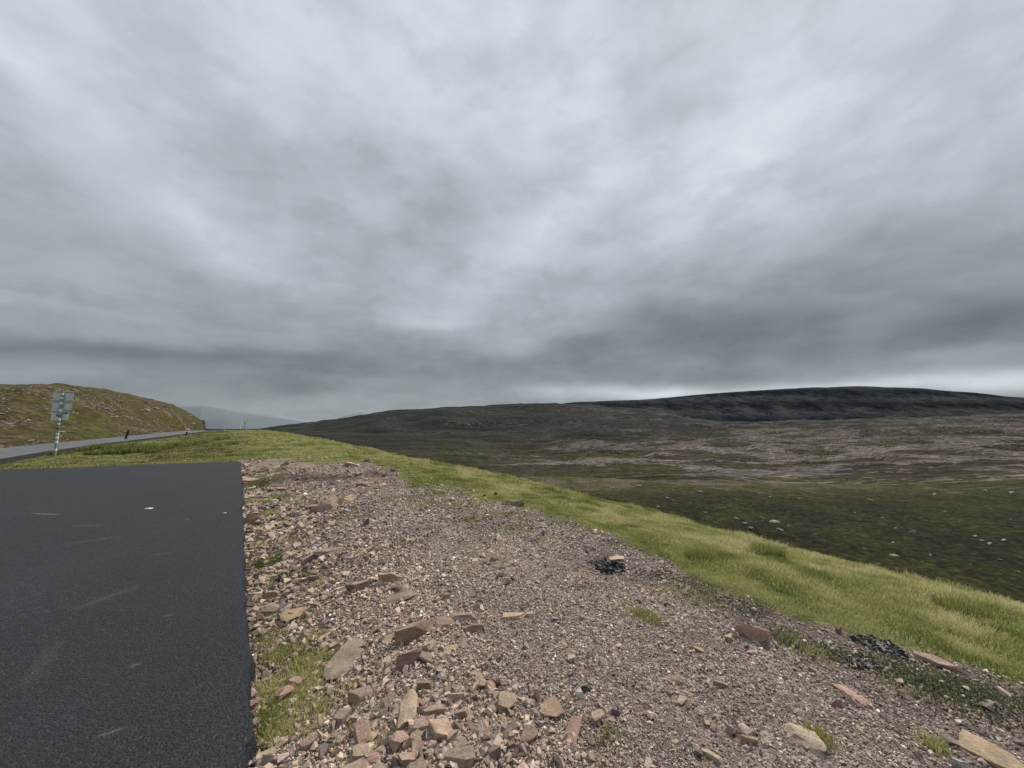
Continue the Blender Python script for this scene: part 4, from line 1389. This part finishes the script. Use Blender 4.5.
for (px, py, tx, ty, r0, lab) in [(223, 431.5, 230.5, 418, .06, "thin pale snow pole leaning far to the right at the crest of the road"), (240, 431, 240.8, 416.5, .055, "thin upright snow pole beside the small round sign")]:
    x, y, z, dx, hh = upright(px, py, tx, ty)
    t = thing("snow_pole", lab, "pole", (x, y, z))
    part("rod", lambda b: add_cyl(b, (0, 0, -.2), (0, 0, hh), r0, r0 * .8, 10), M_WPLA, t)
    part("collar", lambda b: add_cyl(b, (0, 0, -.02), (0, 0, hh * .12), r0 * 1.5, r0 * 1.4, 10), M_GALV, t)
    part("tip", lambda b: add_cyl(b, (0, 0, hh * .97), (0, 0, hh * 1.02), r0 * 1.1, r0 * .6, 10), M_WPLA, t)
    t.rotation_euler = (0, math.atan2(dx, hh), 0)
x, y, z, dx, hh = upright(244.5, 431, 245.3, 417.5)
t = thing("round_sign", "small round white sign on a thin post at the crest of the road", "road sign", (x, y, z))
part("post", lambda b: add_cyl(b, (0, 0, -.2), (0, 0, hh), .05), M_GALV, t)
dk = part("sign_disc", lambda b: add_cyl(b, (0, -.07, hh * .85), (0, -.055, hh * .85), .33, .33, 32), M_WPLA, t)
part("rim", lambda b: add_cyl(b, (0, -.054, hh * .85), (0, -.046, hh * .85), .345, .345, 32), M_GALV, dk)
for px, py, w in [(247, 431.5, 6), (232, 431.8, 4), (258, 433.5, 4), (241, 435, 4)]:
    x, y, z = at(px, py, 200); W = w * y / FPX
    o = bpy.data.objects.new("boulder", VARS[int(px) % 16]); C.objects.link(o)
    o.scale = (W, W * .7, W * .6); o.location = (x, y, land1(x, y) + W * .1); o.color = (.36, .33, .29, 1)
    tag(o, "pale boulder on the grassy crest by the small round sign", "boulder", "boulders on the crest by the round sign")

# ------------------------------------------------------------------ sun and sky
SUN_AZ, SUN_EL = math.radians(38), math.radians(50)      # azimuth to the right of straight ahead
sd = Vector((math.sin(SUN_AZ) * math.cos(SUN_EL), math.cos(SUN_AZ) * math.cos(SUN_EL), math.sin(SUN_EL)))
sl = bpy.data.lights.new("sun", 'SUN'); sl.energy = 4.3; sl.angle = math.radians(2.5); sl.color = (1.0, .95, .87)
so = bpy.data.objects.new("sun", sl); C.objects.link(so)
so.rotation_euler = (-sd).to_track_quat('-Z', 'Y').to_euler()

world = bpy.data.worlds.new("World"); scene.world = world; world.use_nodes = True
n = NT(world.node_tree)
sky = n.new('ShaderNodeTexSky'); sky.sky_type = 'NISHITA'; sky.sun_disc = False
sky.sun_elevation = SUN_EL; sky.sun_rotation = SUN_AZ
D = n.vmath('NORMALIZE', n.new('ShaderNodeTexCoord').outputs['Generated'])
sep = n.new('ShaderNodeSeparateXYZ', inputs={0: D})
dz = n.math('MAXIMUM', sep.outputs[2], 0.0)
inv = n.math('DIVIDE', 1.0, n.math('ADD', dz, 0.30))
Pc = n.new('ShaderNodeCombineXYZ', inputs={0: n.math('MULTIPLY', sep.outputs[0], inv), 1: n.math('MULTIPLY', sep.outputs[1], inv), 2: 0.0}).outputs[0]
mp = n.new('ShaderNodeMapping', inputs={'Vector': Pc}); mp.inputs['Rotation'].default_value = (0, 0, math.radians(-28)); mp.inputs['Scale'].default_value = (.75, 1.0, 1.0); mp.inputs['Location'].default_value = (3.1, 1.7, 0)
QP = mp.outputs[0]                                   # the cloud deck seen in perspective
mq = n.new('ShaderNodeMapping', inputs={'Vector': D}); mq.inputs['Rotation'].default_value = (0, math.radians(-14), 0); mq.inputs['Scale'].default_value = (1.0, 1.0, 1.75); mq.inputs['Location'].default_value = (1.3, .4, .2)
Q = mq.outputs[0]                                    # the undersides of single clouds
wn = n.new('ShaderNodeTexNoise'); n.set(wn, 'Vector', Q); wn.inputs['Scale'].default_value = 2.6; wn.inputs['Detail'].default_value = 3
wn2 = n.new('ShaderNodeTexNoise'); n.set(wn2, 'Vector', Q); wn2.inputs['Scale'].default_value = 8.0; wn2.inputs['Detail'].default_value = 5
warp = n.vmath('SUBTRACT', wn.outputs['Color'], (.5, .5, .5))
warp2 = n.vmath('SUBTRACT', wn2.outputs['Color'], (.5, .5, .5))
wamp = n.math('ADD', 0.018, n.math('MULTIPLY', dz, .34))
wv = n.new('ShaderNodeVectorMath', operation='SCALE'); n.set(wv, 0, warp); n.set(wv, 'Scale', wamp)
wv2 = n.new('ShaderNodeVectorMath', operation='SCALE'); n.set(wv2, 0, warp2); n.set(wv2, 'Scale', n.math('MULTIPLY', wamp, .5))
Dw = n.vmath('ADD', n.vmath('ADD', D, wv.outputs[0]), wv2.outputs[0])
sw = n.new('ShaderNodeSeparateXYZ', inputs={0: Dw}).outputs[2]
base = n.ramp(sw, [(0.0, .33), (.04, .31), (.10, .295), (.17, .34), (.26, .42), (.36, .495), (.48, .575), (.6, .625), (.75, .65), (1.0, .60)])
val = n.new('ShaderNodeSeparateColor', inputs={0: base}).outputs[0]
LOBES = [(470, 60, 190, 90, 0, .04), (690, 45, 90, 40, 30, -.10), (30, 62, 90, 20, -25, .09), (690, 205, 60, 28, 38, .06), (735, 155, 90, 22, 30, .05),
         (440, 205, 70, 34, 25, -.12), (20, 225, 150, 45, 0, -.08), (200, 228, 45, 16, -20, .10), (110, 300, 100, 16, 0, .05), (525, 255, 70, 14, 38, .06),
         (890, 275, 190, 36, 12, -.09), (720, 295, 130, 26, 8, -.09), (1000, 318, 80, 22, 20, -.10), (110, 352, 150, 8, 0, -.11), (45, 304, 60, 5, 0, .06), (45, 374, 80, 6, 0, .03),
         (330, 366, 140, 10, 0, -.06), (525, 335, 40, 12, 10, .10), (430, 322, 50, 7, 5, .07), (420, 345, 90, 9, 3, -.04), (600, 393, 70, 5, 0, .20), (700, 394, 70, 5, 3, .24), (1000, 382, 90, 8, 2, .34), (850, 387, 80, 5, 4, .20),
         (1000, 352, 80, 5, 8, .05), (940, 45, 90, 24, 35, .06), (850, 95, 150, 14, 33, -.05), (880, 180, 120, 24, 33, .03), (590, 120, 30, 60, 20, .05), (330, 140, 110, 60, 0, -.04), (180, 120, 100, 40, -10, -.05),
         (600, 190, 50, 16, 38, .06), (680, 338, 150, 20, 3, -.09), (860, 345, 130, 14, 5, -.06), (220, 395, 130, 12, 0, -.05), (420, 392, 100, 9, 0, -.02), (310, 405, 90, 14, 0, .045), (850, 300, 200, 50, 10, .03), (200, 290, 200, 50, 0, .03)]
for (px, py, sx, sy, ang, k) in LOBES:
    def dn(a, b):
        d = ray(a, b); return d / np.linalg.norm(d)
    c0 = dn(px, py); an = math.radians(ang)
    e1 = dn(px + sx * math.cos(an), py - sx * math.sin(an)) - dn(px - sx * math.cos(an), py + sx * math.sin(an))
    e2 = dn(px + sy * math.sin(an), py + sy * math.cos(an)) - dn(px - sy * math.sin(an), py - sy * math.cos(an))
    e1 = e1 / 2; e2 = e2 / 2
    e1 = e1 / e1.dot(e1); e2 = e2 / e2.dot(e2)
    rel = n.vmath('SUBTRACT', Dw, tuple(c0))
    a = n.vmath('DOT_PRODUCT', rel, tuple(e1)); b = n.vmath('DOT_PRODUCT', rel, tuple(e2))
    rr_ = n.math('MULTIPLY_ADD', b, b, n.math('MULTIPLY', a, a))
    val = n.math('MULTIPLY_ADD', n.math('POWER', .6065, rr_), k, val)
f1 = n.noise(QP, 2.6, 6, .52, .15)
DK = n.vmath('ADD', D, n.vmath('MULTIPLY', warp2, (.05, .05, .03)))
mk = n.new('ShaderNodeMapping', inputs={'Vector': DK}); mk.inputs['Rotation'].default_value = (0, math.radians(-18), math.radians(10)); mk.inputs['Scale'].default_value = (1.0, 1.0, 1.9); mk.inputs['Location'].default_value = (7.3, 2.4, 1.2)
K = mk.outputs[0]
f2 = n.noise(K, 4.2, 7, .52)
f3 = n.noise(K, 11.0, 8, .58)
puff = n.ramp(f2, [(.32, .0), (.44, .30), (.50, .62), (.58, .78), (.72, 1.0)], 'B_SPLINE')
ms = n.new('ShaderNodeMapping', inputs={'Vector': DK}); ms.inputs['Scale'].default_value = (1.2, 1.2, 6.5); ms.inputs['Location'].default_value = (2.2, 5.1, .7)
f4 = n.noise(ms.outputs[0], 3.2, 7, .55)
lay = n.ramp(f4, [(.36, .0), (.47, .4), (.53, .65), (.66, 1.0)], 'B_SPLINE')
low = n.ramp(sep.outputs[2], [(.0, .35), (.06, 1.0), (.24, .8), (.42, .0)])
puff2 = n.ramp(f3, [(.34, .0), (.46, .35), (.52, .65), (.68, 1.0)], 'B_SPLINE')
mod = n.math('ADD', n.math('MULTIPLY', n.math('SUBTRACT', f1, .5), .34), n.math('ADD', n.math('MULTIPLY', n.math('SUBTRACT', puff, .52), .25), n.math('MULTIPLY_ADD', n.math('MULTIPLY', n.math('SUBTRACT', lay, .5), low), .15, n.math('MULTIPLY', n.math('SUBTRACT', puff2, .5), .10))))
val = n.math('MULTIPLY', val, n.math('ADD', 1.0, mod))
val = n.math('MAXIMUM', val, .10)
colr = n.ramp(val, [(0.0, (0, 0, 0)), (.15, (.126, .147, .163)), (.25, (.221, .248, .269)), (.45, (.408, .452, .482)), (.7, (.636, .71, .757)), (1.0, (.92, .99, 1.0))])
bg1 = n.new('ShaderNodeBackground'); n.set(bg1, 0, colr); bg1.inputs[1].default_value = 1.0
bg2 = n.new('ShaderNodeBackground'); n.set(bg2, 0, sky.outputs[0]); bg2.inputs[1].default_value = 0.08
mx = n.new('ShaderNodeMixShader'); mx.inputs[0].default_value = .96
n.l.new(bg2.outputs[0], mx.inputs[1]); n.l.new(bg1.outputs[0], mx.inputs[2])
wo = n.new('ShaderNodeOutputWorld'); n.l.new(mx.outputs[0], wo.inputs[0])

scene.view_settings.view_transform = 'Standard'
scene.view_settings.look = 'None'
scene.view_settings.exposure = 0
scene.cycles.max_bounces = 4
scene.cycles.diffuse_bounces = 2
scene.cycles.transparent_max_bounces = 4
scene.cycles.use_denoising = True
